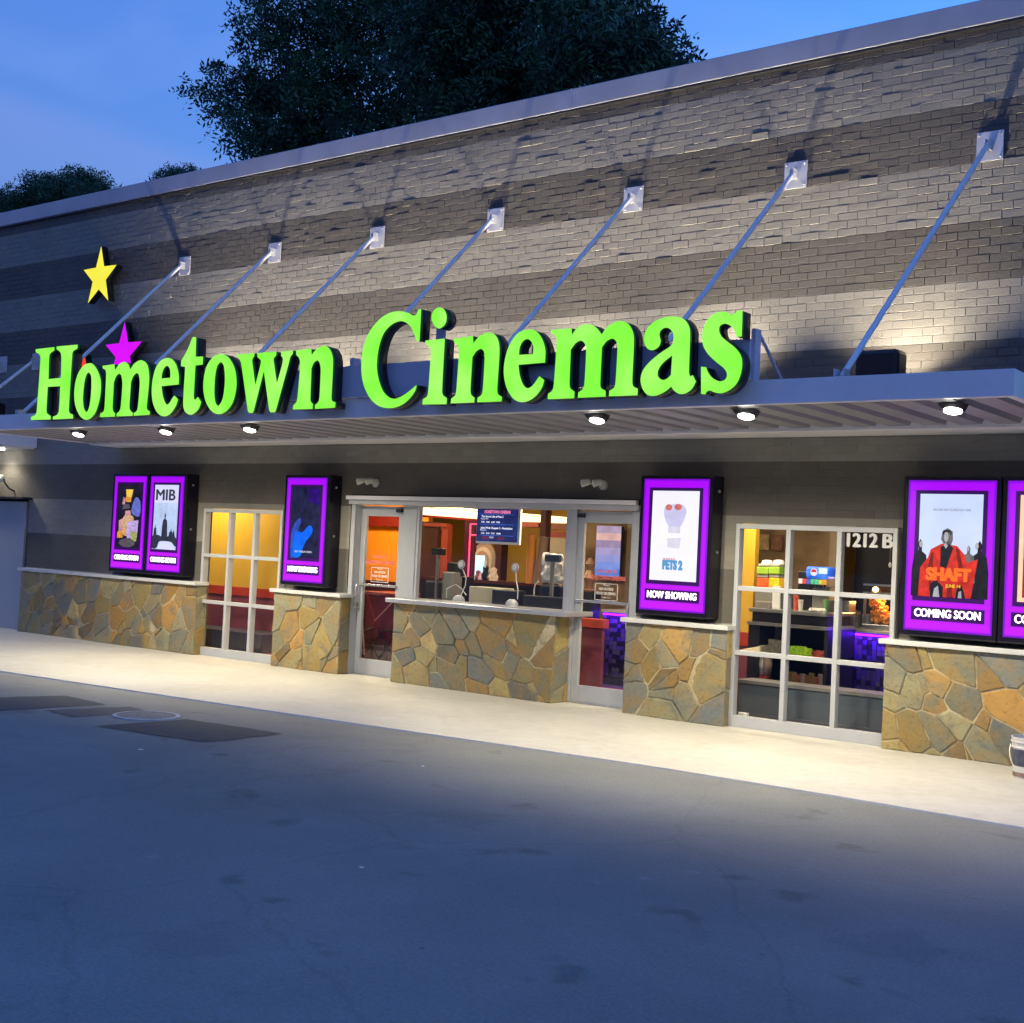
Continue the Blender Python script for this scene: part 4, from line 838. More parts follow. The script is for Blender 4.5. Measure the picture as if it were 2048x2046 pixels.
# ------------------------------------------------------------------ building number, door signs
numw = mat('number_vinyl', (.62, .62, .62), .5, var=.05)
nt = thing('window_number', 'white street number 1212 B on the upper right pane', 'number sign', (-4.99, .15, 1.97))
text_mesh('1212', .19, numw, -5.07, .150, 1.965, width=.30, bold=.009, offset=0, extrude=.001, parent=nt)
text_mesh('B', .19, numw, -4.81, .150, 1.965, width=.095, bold=.009, offset=0, extrude=.001, parent=nt)
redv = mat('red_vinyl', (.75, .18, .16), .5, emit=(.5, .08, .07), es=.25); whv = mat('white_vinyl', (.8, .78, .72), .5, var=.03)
for cx, zc, lab in ((-11.68, 1.42, 'red and white lettering sign on the glass of the left door'), (-8.16, 1.40, 'red and white lettering sign on the glass of the right door')):
    T_ = thing('door_sign', lab, 'door sign', (cx, YD+.01, zc), 'lettering on the entrance doors')
    y = YD+.012
    text_mesh('WELCOME TO', .045, redv, cx, y, zc+.12, width=.26, offset=.001, extrude=.0005, parent=T_)
    text_mesh('HOMETOWN CINEMAS', .07, redv, cx, y, zc+.045, width=.50, offset=.002, extrude=.0005, parent=T_)
    q = MB(); bw, bz0, bz1 = .155, zc-.21, zc-.015
    for (a, b_, c_, d) in ((cx-bw, cx+bw, bz1-.008, bz1), (cx-bw, cx+bw, bz0, bz0+.008), (cx-bw, cx-bw+.008, bz0, bz1), (cx+bw-.008, cx+bw, bz0, bz1)): q.box(a, b_, y-.001, y+.001, c_, d, whv)
    q.build('border', T_)
    text_mesh('Please', .035, whv, cx, y, zc-.035, width=.09, extrude=.0005, parent=T_)
    text_mesh('NO OUTSIDE', .042, whv, cx, y, zc-.08, width=.19, offset=.001, extrude=.0005, parent=T_)
    text_mesh('FOOD OR DRINKS', .042, whv, cx, y, zc-.13, width=.27, offset=.001, extrude=.0005, parent=T_)
    text_mesh('Thank You', .032, whv, cx, y, zc-.175, width=.12, extrude=.0005, parent=T_)

# ------------------------------------------------------------------ inside the lobby
z5 = lambda x, y: (830+x*.16563, 980+y*.16563)      # measured on enlarged crops of the photograph
z6 = lambda x, y: (690+x*.2020, 980+y*.2020)
z7 = lambda x, y: (1130+x*.2332, 980+y*.2332)
z8 = lambda x, y: (1460+x*.2332, 1030+y*.2332)
def rect(zf, xa, ya, xb, yb, y):        # pixel rectangle -> metres on the plane at depth y
    a = P(*zf((xa), (ya+yb)/2), y); b_ = P(*zf(xb, (ya+yb)/2), y); t_ = P(*zf((xa+xb)/2, ya), y); u = P(*zf((xa+xb)/2, yb), y)
    return a.x, b_.x, u.z, t_.z
def slab(mb, zf, xa, ya, xb, yb, y, d, m, bev=0, zb=None, zt=None):
    x0, x1, z0, z1 = rect(zf, xa, ya, xb, yb, y)
    if zb is not None: z0 = zb
    if zt is not None: z1 = zt
    mb.box(x0, x1, y, y+d, z0, z1, m, bev); return x0, x1, z0, z1
GOLD = mat('golden_wall_paint', (.62, .36, .035), .6, var=.06, vs=1.5)
GOLD2 = mat('yellow_wall_paint', (.70, .40, .03), .6, var=.05, vs=1.5)
ORANGE = mat('orange_wall_paint', (.90, .30, .008), .6, var=.06, vs=1)
REDB = mat('red_band', (.50, .045, .02), .5); MAROON = mat('maroon_paint', (.24, .06, .085), .55, var=.1)
CARPET = mat('lobby_carpet', (.05, .03, .05), .9, var=.5, vs=30); REDC = mat('red_carpet', (.32, .05, .04), .9, var=.2, vs=20)
DKBR = mat('dark_wood', (.07, .022, .015), .4, var=.25, vs=4); TANW = mat('tan_paint', (.42, .32, .2), .6); BRW = mat('mottled_brown_wall', (.34, .22, .11), .7, var=.5, vs=2.5, det=8)
BLK = mat('black_plastic', (.018, .018, .022), .35); GRY = mat('grey_plastic', (.22, .21, .18), .45); CRM = mat('cream_plastic', (.50, .43, .30), .5); WHT = mat('white_plastic', (.75, .74, .70), .4)
sh = MB()
sh.poly([(-20, .5, .008), (1, .5, .008), (1, 7, .008), (-20, 7, .008)], CARPET)
sh.build('lobby_floor')['kind'] = 'structure'
sh = MB(); sh.box(-20, 1, .51, 7, 2.78, 2.84, mat('ceiling_paint', (.35, .28, .2), .8)); struct(sh.build('lobby_ceiling'))
sh = MB(); sh.box(-20, 1, 4.6, 4.7, 0, 2.78, GOLD); sh.box(-20.1, -20, .51, 4.6, 0, 2.78, GOLD); sh.box(.9, 1, .51, 4.6, 0, 2.78, GOLD)
struct(sh.build('lobby_wall'))
# wall behind the left window: yellow over a red band over maroon
zb1 = P(*((1140+.0)*.36232+0, 850+0), 1.5) if False else None
b0 = P(480, 1174, 1.5).z; b1 = P(480, 1191, 1.5).z
s = MB(); s.box(-19.3, -14.4, 1.5, 1.6, b0, 2.78, GOLD2); s.box(-19.3, -14.4, 1.485, 1.6, b1, b0-.001, REDB); s.box(-19.3, -14.4, 1.5, 1.6, .0, b1-.001, MAROON)
pass
struct(s.build('wainscot_wall'))
s = MB(); s.box(-19, -14.5, .9, 1.484, .008, .30, mat('bench_dark', (.05, .04, .06), .6)); tag(s.build('low_bench'), 'dark low bench along the maroon wall behind the left window', 'bench')
def area(name, loc, sx, sy, power, color, rot=(0, 0, 0), fixture=True):
    L = bpy.data.lights.new(name, 'AREA'); L.shape = 'RECTANGLE'; L.size = sx; L.size_y = sy; L.energy = power; L.color = color
    o = bpy.data.objects.new(name, L); COL.objects.link(o); o.location = loc; o.rotation_euler = rot
    return o
def ceiling_light(loc, sx, sy, power, color, label):
    T_ = thing('ceiling_light', label, 'ceiling light', loc, 'ceiling panels of the lobby')
    MB().box(loc[0]-sx/2, loc[0]+sx/2, loc[1]-sy/2, loc[1]+sy/2, 2.745, 2.775, mat('panel_glow', (1, 1, 1), .5, emit=(1, .82, .55), es=3, var=0)).build('diffuser', T_)
    o = area('panel_light', (loc[0], loc[1], 2.735), sx, sy, power, color); link(o, T_)
ceiling_light((-16.2, .85, 2.76), 1.6, .25, 62, (1, .85, .6), 'ceiling panel behind the left window')
ceiling_light((-14.0, 2.2, 2.76), .5, .4, 60, (1, .75, .4), 'ceiling panel in front of the orange wall')
ceiling_light((-11.6, 1.5, 2.76), 1.0, .5, 50, (1, .85, .6), 'ceiling panel over the ticket booth')
ceiling_light((-9.0, .70, 2.76), .8, .25, 45, (1, .82, .6), 'ceiling panel behind the right door')
ceiling_light((-6.8, 1.2, 2.76), 1.1, .4, 62, (1, .84, .62), 'ceiling panel over the drinks counter')
ceiling_light((-4.6, 2.4, 2.76), .6, .4, 10, (1, .84, .62), 'ceiling panel behind the street number')
# --- through the left door
s = MB(); a = P(*z6(200, 300), 3.3); b_ = P(*z6(640, 300), 3.3); hz = P(*z6(400, 360), 3.3).z
s.box(a.x-1.2, b_.x+.4, 3.3, 3.4, 1.12, 2.78, ORANGE); s.box(a.x-1.2, b_.x+.4, 3.28, 3.4, 0, 1.119, mat('dark_maroon', (.05, .008, .015), .5)); s.box(a.x+.12, b_.x-.1, 3.2, 3.299, hz, hz+.16, mat('dark_red_header', (.22, .012, .005), .5))
struct(s.build('orange_wall'))
s = MB(); s.box(-14.6, -12.2, .5, 1.3, .012, .02, REDC); struct(s.build('red_carpet'))
x0, x1, z0, z1 = rect(z6, 200, 1010, 480, 1480, 1.6)
CT = thing('popcorn_cart', 'dark maroon cart with spoked wheels behind the left door', 'cart', ((x0+x1)/2, 1.8, 0))
mr = mat('cart_red', (.16, .012, .03), .3)
s = MB(); s.box(x0, x1+.15, 1.6, 2.1, .35, z1-.05, mr, .02); s.box(x0-.05, x1+.2, 1.55, 2.15, z1-.05, z1, mat('cart_top', (.28, .02, .03), .35), .01); s.build('cart_body', CT)
for wx in (x0+.2, x1-.05):
    s = MB(); n_ = 20; r_ = .24
    s.tube([(wx+r_*math.cos(2*math.pi*k/n_), 1.56, .26+r_*math.sin(2*math.pi*k/n_)) for k in range(n_+1)], .012, BLK, 6)
    for k in range(8): s.tube([(wx, 1.56, .26), (wx+r_*math.cos(math.pi*k/4), 1.56, .26+r_*math.sin(math.pi*k/4))], .006, BLK, 5)
    s.build('wheel', CT, True)
s = MB(); s.tube([(x0-.02, 1.5, z1), (x0+.12, 1.5, .12)], .010, mat('pole_pink', (.5, .3, .3), .4), 6); s.tube([(x0+.1, 1.52, z1-.05), (x0+.35, 1.52, .4)], .012, mr, 6); s.tube([(x0+.62, 1.52, z1-.1), (x0+.25, 1.52, .6)], .009, mat('pole_pink', (.5, .3, .3), .4), 6)
s.build('handle_rail', CT)
# --- ticket booth seen through the ticket window
s = MB()
slab(s, z5, 50, 380, 258, 1110, 2.6, .08, DKBR, zb=0); slab(s, z5, 258, 430, 312, 1090, 2.75, .05, mat('orange_glow_wall', (.75, .16, .02), .6), zb=0); slab(s, z5, 312, 430, 388, 1090, 2.6, .1, mat('red_door_frame', (.36, .05, .02), .5), zb=0)
slab(s, z5, 100, 400, 388, 440, 2.58, .1, mat('red_door_frame', (.36, .05, .02), .5))
tag(s.build('inner_doorway'), 'dark brown inner doorway with red frame seen through the ticket window', 'doorway')
s = MB(); slab(s, z5, 585, 330, 705, 1110, 2.7, .15, mat('plum_column', (.09, .008, .03), .5), zb=0, zt=2.78); slab(s, z5, 975, 330, 1045, 1110, 2.7, .15, DKBR, zb=0, zt=2.78)
struct(s.build('dark_columns'))
NEON = mat('neon_pink', (1, .1, .2), .4, emit=(1, .03, .13), es=1.6, var=.05)
T_ = thing('neon_light', 'pink neon line running up the plum column inside the ticket booth', 'neon light', P(*z5(650, 800), 2.6))
s = MB(); q0, q1 = P(*z5(672, 410), 2.62), P(*z5(640, 1085), 2.62); s.tube([(q0.x, 2.62, q0.z), (q0.x, 2.62, q1.z)], .012, NEON, 6); s.tube([(q0.x, 2.62, q0.z), (q0.x+.22, 2.62, q0.z), (q0.x+.22, 2.62, q0.z-.16), (q0.x+.02, 2.62, q0.z-.16)], .012, NEON, 6); s.build('tube', T_)
T_ = thing('arch_display', 'cream arched wall display with a pale blue centre inside the ticket booth', 'display', P(*z5(840, 1000), 2.75))
x0, x1, z0, z1 = rect(z5, 705, 630, 985, 1110, 2.8)
s = MB(); xc = (x0+x1)/2
def arch(w_, zt_, zb_, n_=14):
    r_ = w_/2; return [(xc-r_, zb_), (xc+r_, zb_)]+[(xc+r_*math.cos(math.pi*k/n_), zt_-r_+r_*math.sin(math.pi*k/n_)) for k in range(n_+1)]
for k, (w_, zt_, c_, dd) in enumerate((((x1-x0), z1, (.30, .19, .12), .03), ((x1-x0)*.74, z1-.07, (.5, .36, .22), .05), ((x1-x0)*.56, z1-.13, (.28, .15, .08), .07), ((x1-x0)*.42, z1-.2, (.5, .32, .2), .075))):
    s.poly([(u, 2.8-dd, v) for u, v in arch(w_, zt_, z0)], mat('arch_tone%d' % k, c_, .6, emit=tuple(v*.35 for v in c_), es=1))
s.build('arch_frame', T_)
xa, xb = xc-.10, xc+.07; s = MB(); s.box(xa, xb, 2.70, 2.71, z0, z0+(z1-z0)*.66, mat('pale_blue_light', (.5, .8, 1), .5, emit=(.40, .66, .95), es=.9, var=.15)); s.build('lit_panel', T_)
# cove light running back from the window
COVE = mat('cove_glow', (1, .9, .6), .5, emit=(1.0, .80, .42), es=2.4, var=.05)
a = P(*z5(135, 255), .9)
X_ = a.x; far = None
T_ = thing('strip_light', 'long bright warm strip light at the top of the ticket booth', 'strip light', (X_, .9, a.z))
z0_, z1_ = P(*z5(135, 300), .9).z, P(*z5(135, 180), .9).z
s = MB(); s.box(X_-.08, X_, .9, 4.5, z0_, z1_-.035, COVE, .02); s.build('tube', T_); s = MB(); s.box(X_-.08, X_, .9, 4.5, z1_-.022, z1_, COVE, .008); s.build('tube', T_)
s = MB(); s.box(X_-.10, X_+.02, .9, 4.5, z0_-.03, z0_-.002, REDB); s.build('cove_shelf', T_)
s = MB(); slab(s, z5, 1500, 240, 1566, 1120, 1.9, .12, DKBR, zb=0, zt=2.78); struct(s.build('booth_post'))
s = MB(); slab(s, z5, 1570, 500, 1850, 1100, 2.6, .1, mat('red_door_frame', (.36, .05, .02), .5), zb=0); slab(s, z5, 1604, 575, 1850, 1100, 2.56, .03, TANW, zb=0)
tag(s.build('inner_door'), 'tan inner door in a red frame at the right of the ticket booth', 'door')
s = MB(); slab(s, z5, 1270, 385, 1490, 445, 2.5, .3, mat('red_door_frame', (.36, .05, .02), .5)); slab(s, z5, 1630, 400, 1850, 480, 2.3, .3, mat('rust_shelf', (.30, .09, .03), .5)); tag(s.build('wall_shelf'), 'rust red shelf boxes under the strip light at the right of the booth', 'shelf')
s = MB(); x0, x1, z0, z1 = slab(s, z5, 60, 1085, 1470, 1125, 1.7, .5, mat('back_counter_top', (.10, .03, .02), .25)); s.box(x0, x1, 1.72, 2.2, 0, z0-.001, BLK)
tag(s.build('back_counter'), 'long dark counter along the back of the ticket booth', 'counter')
zc_ = z1
for k, (px, w_, h_, m_) in enumerate(((760, .05, .13, MAROON), (800, .05, .10, pnk), (850, .06, .20, BLK), (905, .05, .13, GRY), (945, .07, .18, tan_))):
    q = P(*z5(px, 1060), 1.8); s = MB(); s.lathe((q.x, 1.8, zc_), [(w_*.8, 0), (w_, h_*.3), (w_*.6, h_*.6), (w_*.7, h_*.85), (w_*.2, h_)], m_, 12)
    tag(s.build('figurine', None, True), ['plum figurine leftmost in front of the arch display', 'pink figurine in front of the arch display', 'tall black figurine in front of the arch display', 'grey figurine in front of the arch display', 'tan figurine rightmost in front of the arch display'][k], 'figurine', 'figurines on the back counter')
s = MB(); zk = 1.05
q = P(*z5(1380, 1085), 1.5); s.lathe((q.x-.06, 1.6, zc_), [(.06, 0), (.06, .62), (.075, .64)], mat('cup_orange', (.55, .20, .04), .5), 12); s.lathe((q.x+.10, 1.55, zc_), [(.07, 0), (.06, .60), (.07, .62)], mat('cup_brown', (.20, .12, .08), .5), 12, Vector((.12, 0, 1)))
tag(s.build('cup_stack', None, True), 'two tall stacks of brown and orange cups at the right of the booth counter', 'cup stack')
# ticket counter with its things
s = MB(); s.box(-11.4, -8.85, .465, .76, .99, 1.03, mat('work_top', (.10, .09, .09), .4), .004); s.box(-11.35, -8.9, .47, .75, .05, .989, BLK); tag(s.build('ticket_counter'), 'dark work top just inside the ticket window', 'counter')
def screen(zf, r0, y, label, tone=BLK, stand=True, plug=None):
    x0, x1, z0, z1 = rect(zf, *r0, y); T_ = thing('pos_monitor', label, 'monitor', ((x0+x1)/2, y, 1.03))
    MB().box(x0, x1, y, y+.05, z0, z1, tone, .012).build('screen_housing', T_)
    if stand: MB().box((x0+x1)/2-.02, (x0+x1)/2+.02, y+.01, y+.04, 1.03, z0, GRY).build('stand', T_)
    return T_
screen(z5, (190, 700, 345, 785), .75, 'small dark monitor on a stand at the left of the ticket counter')
screen(z5, (1560, 780, 1745, 868), .65, 'dark customer display on a pole at the right of the ticket counter', mat('slate_plastic', (.05, .06, .09), .3))
screen(z5, (385, 880, 560, 1040), .85, 'black angled register screen behind the left microphone')
s = MB(); slab(s, z5, 320, 990, 455, 1160, .7, .2, GRY, .02, zb=1.03); slab(s, z5, 455, 1040, 600, 1250, .9, .2, BLK, .02, zb=1.03); slab(s, z5, 120, 1100, 330, 1270, .95, .2, BLK, .02, zb=1.03); tag(s.build('cash_register'), 'grey and black cash register at the left of the ticket counter', 'register')
s = MB(); slab(s, z5, 650, 1175, 1050, 1325, .62, .25, CRM, .01, zb=1.03); tag(s.build('cream_box'), 'cream box lying in the middle of the ticket counter', 'box')
s = MB(); slab(s, z5, 925, 1205, 1245, 1340, .5, .16, BLK, .015, zb=1.03); tag(s.build('card_printer'), 'black printer box right of the cream box on the ticket counter', 'printer')
s = MB(); slab(s, z5, 1300, 1285, 1790, 1395, .5, .2, BLK, .01, zb=1.03); slab(s, z5, 1500, 1150, 1760, 1285, .72, .2, mat('navy_plastic', (.015, .02, .035), .4), .02, zb=1.03); tag(s.build('till_box'), 'wide black cash drawer at the right end of the ticket counter', 'cash drawer')
x0, x1, z0, z1 = rect(z5, 1530, 765, 1775, 1130, .80)
s = MB(); n_ = 9; g = random.Random(5)
bagm = mat('white_bag_plastic', (.62, .60, .55), .35, bump=.8, bs=20)
V_ = [[(x0+(x1-x0)*i/(n_-1)*(1+.08*j/(n_-1)), .80+g.uniform(-.015, .015)+(.02 if j in (0, n_-1) else 0), z1-(z1-z0)*j/(n_-1)+g.uniform(-.012, .012)) for i in range(n_)] for j in range(n_)]
for j in range(n_-1):
    for i in range(n_-1): s.poly([V_[j][i], V_[j][i+1], V_[j+1][i+1], V_[j+1][i]], bagm)
s.box(x0+.02, x1-.02, .83, .86, z0+.03, z1-.02, bagm, .01)
tag(s.build('plastic_bag', None, True), 'white plastic bag hung over the screen at the right of the ticket counter', 'bag')
mw = mat('mic_grey', (.42, .43, .46), .4); mc = mat('cable_white', (.75, .74, .70), .4)
for k, (dx_, dy_, bx_, by_) in enumerate(((568, 900, 548, 1285), (1216, 938, 1190, 1330))):
    dpt = .50; d_ = P(*z5(dx_, dy_), dpt); b_ = P(*z5(bx_, by_), dpt)
    T_ = thing('counter_microphone', ('left', 'right')[k]+' grey disc microphone on a thin wire behind the ticket window', 'microphone', (b_.x, dpt, 1.046), 'disc microphones behind the ticket window')
    s = MB(); s.lathe((d_.x, dpt, d_.z), [(.044, 0), (.055, .008), (.055, .02), (.035, .026)], mw, 20, Vector((0, -1, 0))); s.lathe((d_.x, dpt-.026, d_.z), [(.034, 0), (.03, .004)], WHT, 20, Vector((0, -1, 0))); s.build('disc', T_, True)
    s = MB(); s.lathe((b_.x, dpt-.03, 1.035), [(.078, 0), (.078, .03), (.06, .065), (.03, .085)], mw, 18); s.build('base', T_, True)
    s = MB(); s.tube([(d_.x, dpt+.01, d_.z-.05), (d_.x+.07, dpt+.01, d_.z-.16), (d_.x+.07, dpt, d_.z-.26), (b_.x+.01, dpt, 1.12)] if k == 0 else [(d_.x, dpt+.01, d_.z-.05), (d_.x+.01, dpt+.01, d_.z-.16), (d_.x+.05, dpt, d_.z-.26), (d_.x+.05, dpt, 1.12)], .006, mc, 6); s.build('stalk', T_)
s = MB(); q = [P(*z5(x, y), .52) for x, y in ((1492, 1100), (1450, 1145), (1438, 1200), (1435, 1275))]; s.tube([tuple(v) for v in q], .007, mc, 6); tag(s.build('white_cable'), 'short curved white cable rising beside the cash drawer', 'cable')
s = MB(); q = [P(*z5(x, y), .54) for x, y in ((380, 1300), (385, 1190), (490, 1140), (560, 1190), (620, 1270))]; s.tube([tuple(v) for v in q], .005, mc, 6); tag(s.build('wire_stand'), 'thin bent grey wire stand by the left microphone', 'stand')
# showtime screen
x0, x1, z0, z1 = rect(z5, 748, 218, 1240, 625, .62)
T_ = thing('showtime_screen', 'blue showtime screen hanging in the ticket window', 'screen', ((x0+x1)/2, .62, z1))
MB().box(x0-.01, x1+.035, .625, .66, z0-.03, z1+.01, WHT, .004).build('housing', T_)
s = MB(); tvb = mat('tv_blue', (.01, .02, .1), .4, emit=(.010, .018, .11), es=1, var=.5, vs=12); s.box(x0, x1, .618, .6249, z0, z1, tvb); s.build('display', T_)
W_, H_ = x1-x0, z1-z0; tw_ = mat('tv_white', (1, 1, 1), .4, emit=(.72, .75, 1), es=1, var=.02); tp = mat('tv_pink', (1, .3, .5), .4, emit=(.62, .16, .35), es=1, var=.02); tb = mat('tv_lightblue', (.1, .2, .8), .4, emit=(.05, .16, .75), es=1, var=.1)
def tvt(body, u, v, sz, wd, m_, off=.0, al='CENTER'): text_mesh(body, sz, m_, x0+u*W_, .6165, z0+v*H_, width=wd*W_, offset=off, extrude=.0003, parent=T_, name='screen_text')
tvt('HOMETOWN CINEMAS', .5, .88, .05, .64, tp, .003); tvt('The Secret Life of Pets 2', .38, .74, .035, .54, tw_, .001); tvt('Rated PG', .19, .67, .025, .18, tw_)
tvt('1:30   4:00   6:30   9:00', .34, .575, .026, .46, tw_, .001); tvt('John Wick Chapter 3 - Parabellum', .49, .40, .035, .78, tw_, .001); tvt('Rated R', .17, .335, .025, .15, tw_); tvt('1:15   4:15   7:15   10:00', .36, .24, .026, .48, tw_, .001); tvt('10:05', .38, .12, .03, .10, tw_)
s = MB()
for v in (.81, .51, .18): s.box(x0+.09*W_, x1-.09*W_, .6162, .6175, z0+v*H_-.002, z0+v*H_+.002, tb)
for (u0, u1) in ((.14, .32), (.52, .70)): s.box(x0+u0*W_, x0+u1*W_, .6162, .6175, z0+.07*H_, z0+.14*H_, mat('tv_dullred', (.2, .02, .04), .4, emit=(.10, .012, .05), es=1))
s.build('screen_rules', T_)
# --- through the right door
s = MB(); x0, x1, z0, z1 = rect(z7, 150, 200, 640, 900, 3.5); s.box(x0-.3, x1+.8, 3.5, 3.6, 0, 2.78, BRW); slab(s, z7, 520, 300, 560, 1000, 3.45, .04, TANW, zb=0, zt=2.78); struct(s.build('brown_wall'))
x0, x1, z0, z1 = rect(z7, 258, 308, 478, 742, 3.3)
T_ = thing('wall_screen', 'tall hanging pale blue screen seen through the right door', 'screen', ((x0+x1)/2, 3.3, z0))
MB().box(x0, x1, 3.31, 3.36, z0, z1, BLK).build('housing', T_)
s = MB(); cols = [(.38, .30, .50), (.62, .40, .42), (.28, .22, .42), (.33, .30, .60), (.28, .32, .72), (.20, .30, .80), (.13, .24, .75)]; 
for k, c_ in enumerate(cols): s.box(x0+.01, x1-.01, 3.30, 3.309, z1-(z1-z0)*(k+1)/7, z1-(z1-z0)*k/7, mat('wallscreen%d' % k, c_, .5, emit=c_, es=.75, var=.2, vs=6))
s.build('display', T_)
s = MB(); x0, x1, z0, z1 = rect(z7, 310, 1040, 560, 1600, 2.4)
PURF = mat('purple_lit_panel', (.02, .012, .05), .35, var=.6, vs=9); CTOP = mat('counter_top_light', (.55, .5, .5), .3)
T_ = thing('snack_counter', 'dark patterned counter lit purple from above, running behind the right door and window', 'counter', (-8, 2.4, 0))
XC0 = x0
xr0, xr1, zr0, zr1 = rect(z8, 970, 1010, 1345, 1530, 2.4)
MB().box(XC0, -4.9, 2.36, 3.0, zr1, zr1+.035, CTOP, .004).build('counter_top', T_)
s = MB(); s.box(XC0, -4.9, 2.42, 2.95, .0, zr1-.001, PURF)
g = random.Random(9)
X_ = XC0
pb = [mat('mosaic_dark', (.015, .012, .03), .3), mat('mosaic_mid', (.07, .06, .10), .3), mat('mosaic_violet', (.05, .03, .16), .3)]
while X_ < -4.98:
    z_ = .12
    while z_ < zr1-.06:
        s.box(X_+.003, X_+.055, 2.412, 2.4195, z_+.003, z_+.055, g.choice(pb)); z_ += .058
    X_ += .058
s.build('counter_front', T_)
MB().box(XC0+.02, -4.92, 2.385, 2.40, zr1-.035, zr1-.012, mat('purple_led', (.3, 0, 1), .4, emit=(.16, .01, 1), es=4, var=0)).build('led_strip', T_)
area('led_glow', ((XC0-4.9)/2, 2.33, zr1-.02), -4.9-XC0, .03, 55, (.20, .02, 1), (R(22), 0, 0)).parent = None
pr = [o for o in COL.objects if o.name.startswith('led_glow')][0]; link(pr, T_)
x0, x1, z0, z1 = rect(z7, 110, 1180, 310, 1650, 1.1)
T_ = thing('podium', 'maroon podium with a red orange top behind the right door', 'podium', ((x0+x1)/2, 1.3, 0))
MB().box(x0-.2, x1, 1.1, 1.16, 0, z1, MAROON, .004).build('podium_body', T_); zt_ = P(*z7(200, 1100), 1.1).z; MB().box(x0-.24, x1+.03, 1.07, 1.2, z1+.001, zt_, mat('podium_top', (.55, .08, .05), .35), .006).build('podium_top', T_)
s = MB(); s.box(-10.4, -8.3, .5, 2.0, .012, .02, REDC); struct(s.build('red_carpet'))
x0, x1, z0, z1 = rect(z7, 170, 700, 250, 860, 2.0)
s = MB(); s.lathe(((x0+x1)/2, 2.0, z0), [(.10, -.02), (.11, 0), (.05, .02), (.05, .08), (.09, .16), (.04, .26), (.07, .34), (.02, .42)], mat('gold_statue', (.28, .15, .08), .4, .2), 14); s.box(x0-.05, x1+.05, 1.9, 2.1, 0, z0-.02, BLK)
tag(s.build('statue_stand', None, True), 'small golden statue on a black stand behind the right door', 'statue')
# --- through the right window
s = MB(); x0, x1, z0, z1 = rect(z8, 195, 110, 850, 760, 3.6); s.box(x0, x1+.1, 3.6, 3.7, 0, 2.78, BRW); struct(s.build('brown_wall'))
s = MB(); x0, x1, z0, z1 = rect(z8, 40, 110, 205, 1005, 1.9); s.box(x0-.4, x1, 1.9, 2.0, z0, 2.78, GOLD2); s.box(x0-.4, x1, 1.885, 2.0, z0-.16, z0-.001, REDB); s.box(x0-.4, x1, 1.9, 2.0, 0, z0-.161, MAROON); struct(s.build('wainscot_wall'))
s = MB(); x0, x1, z0, z1 = slab(s, z8, 842, 150, 900, 1000, 3.3, .12, TANW, zb=0, zt=2.78); s.box(x1, -4.0, 3.9, 4.0, 0, 2.78, mat('dark_opening', (.012, .012, .02), .5)); struct(s.build('tan_column'))  # near-black sheet stands in for the dark opening right of the column
# stainless drinks counter
T_ = thing('drinks_counter', 'stainless drinks counter with dark drawers and open shelves behind the right window', 'counter', (-7, 1.7, 0))
x0, x1, z0, zt_ = rect(z8, 175, 815, 845, 850, 1.55)
s = MB(); s.box(x0, x1, 1.5, 2.3, z0, zt_, STEEL, .01); s.box(x0, x1, 2.1, 2.3, zt_+.001, zt_+.13, STEEL, .004); s.build('counter_top', T_)
zz = P(*z8(500, 935), 1.55).z; z2 = P(*z8(500, 965), 1.55).z
s = MB(); s.box(x0+.02, x1-.02, 1.56, 2.2, zz+.002, z0-.002, BLK, .004); s.build('drawer', T_)
s = MB(); s.box(x0-.02, x1, 1.52, 2.3, z2, zz, STEEL, .004); s.build('shelf', T_)
zs1 = P(*z8(500, 1215), 1.55).z; zs2 = P(*z8(500, 1475), 1.55).z
s = MB(); s.box(x0, x1, 1.56, 2.3, zs1-.02, zs1, DKBR); s.box(x0, x1, 1.56, 2.3, zs2-.02, zs2, DKBR); s.box(x0-.02, x0+.12, 1.56, 2.3, 0, z2-.001, BLK); s.box(x1-.04, x1, 1.56, 2.3, 0, z2-.001, BLK); s.box(x0, x1, 2.28, 2.31, 0, z2-.001, BLK); s.build('shelf_case', T_)
# slush machines
lime = mat('lime_label', (.35, .55, .05), .4, emit=(.25, .38, .02), es=.15)
for k, (xa, xb, liq, nm) in enumerate(((243, 335, (.85, .10, .02), 'red'), (345, 432, (.95, .48, .02), 'yellow'))):
    x0, x1, z0, z1 = rect(z8, xa, 405, xb, 610, 1.75)
    T_ = thing('juice_dispenser', f'juice dispenser filled with {nm} drink behind the right window', 'juice dispenser', ((x0+x1)/2, 1.8, zt_), 'juice dispensers on the drinks counter')
    h_ = z1-z0; s = MB(); s.box(x0, x1, 1.72, 1.95, z0-.01, z0+h_*.34, mat('juice_'+nm, liq, .3, emit=tuple(c_*.7 for c_ in liq), es=.8, var=.3, vs=25), .01); s.build('juice', T_)
    MB().box(x0, x1, 1.72, 1.95, z0+h_*.345, z0+h_*.50, mat('clear_plastic', (.45, .40, .34), .2), .01).build('tank', T_)
    MB().box(x0-.005, x1+.005, 1.71, 1.95, z0+h_*.50, z0+h_*.80, lime, .008).build('label_band', T_)
    s = MB(); s.box(x0, x1, 1.72, 1.95, z0+h_*.80, z0+h_*.93, mat('clear_plastic', (.45, .40, .34), .2), .02); s.lathe(((x0+x1)/2, 1.83, z0+h_*.93), [(.07, 0), (.06, .04), (.02, .05)], WHT, 12); s.build('lid', T_)
    MB().box(x0-.01, x1+.01, 1.7, 1.98, zt_+.001, z0-.012, GRY, .008).build('base', T_)
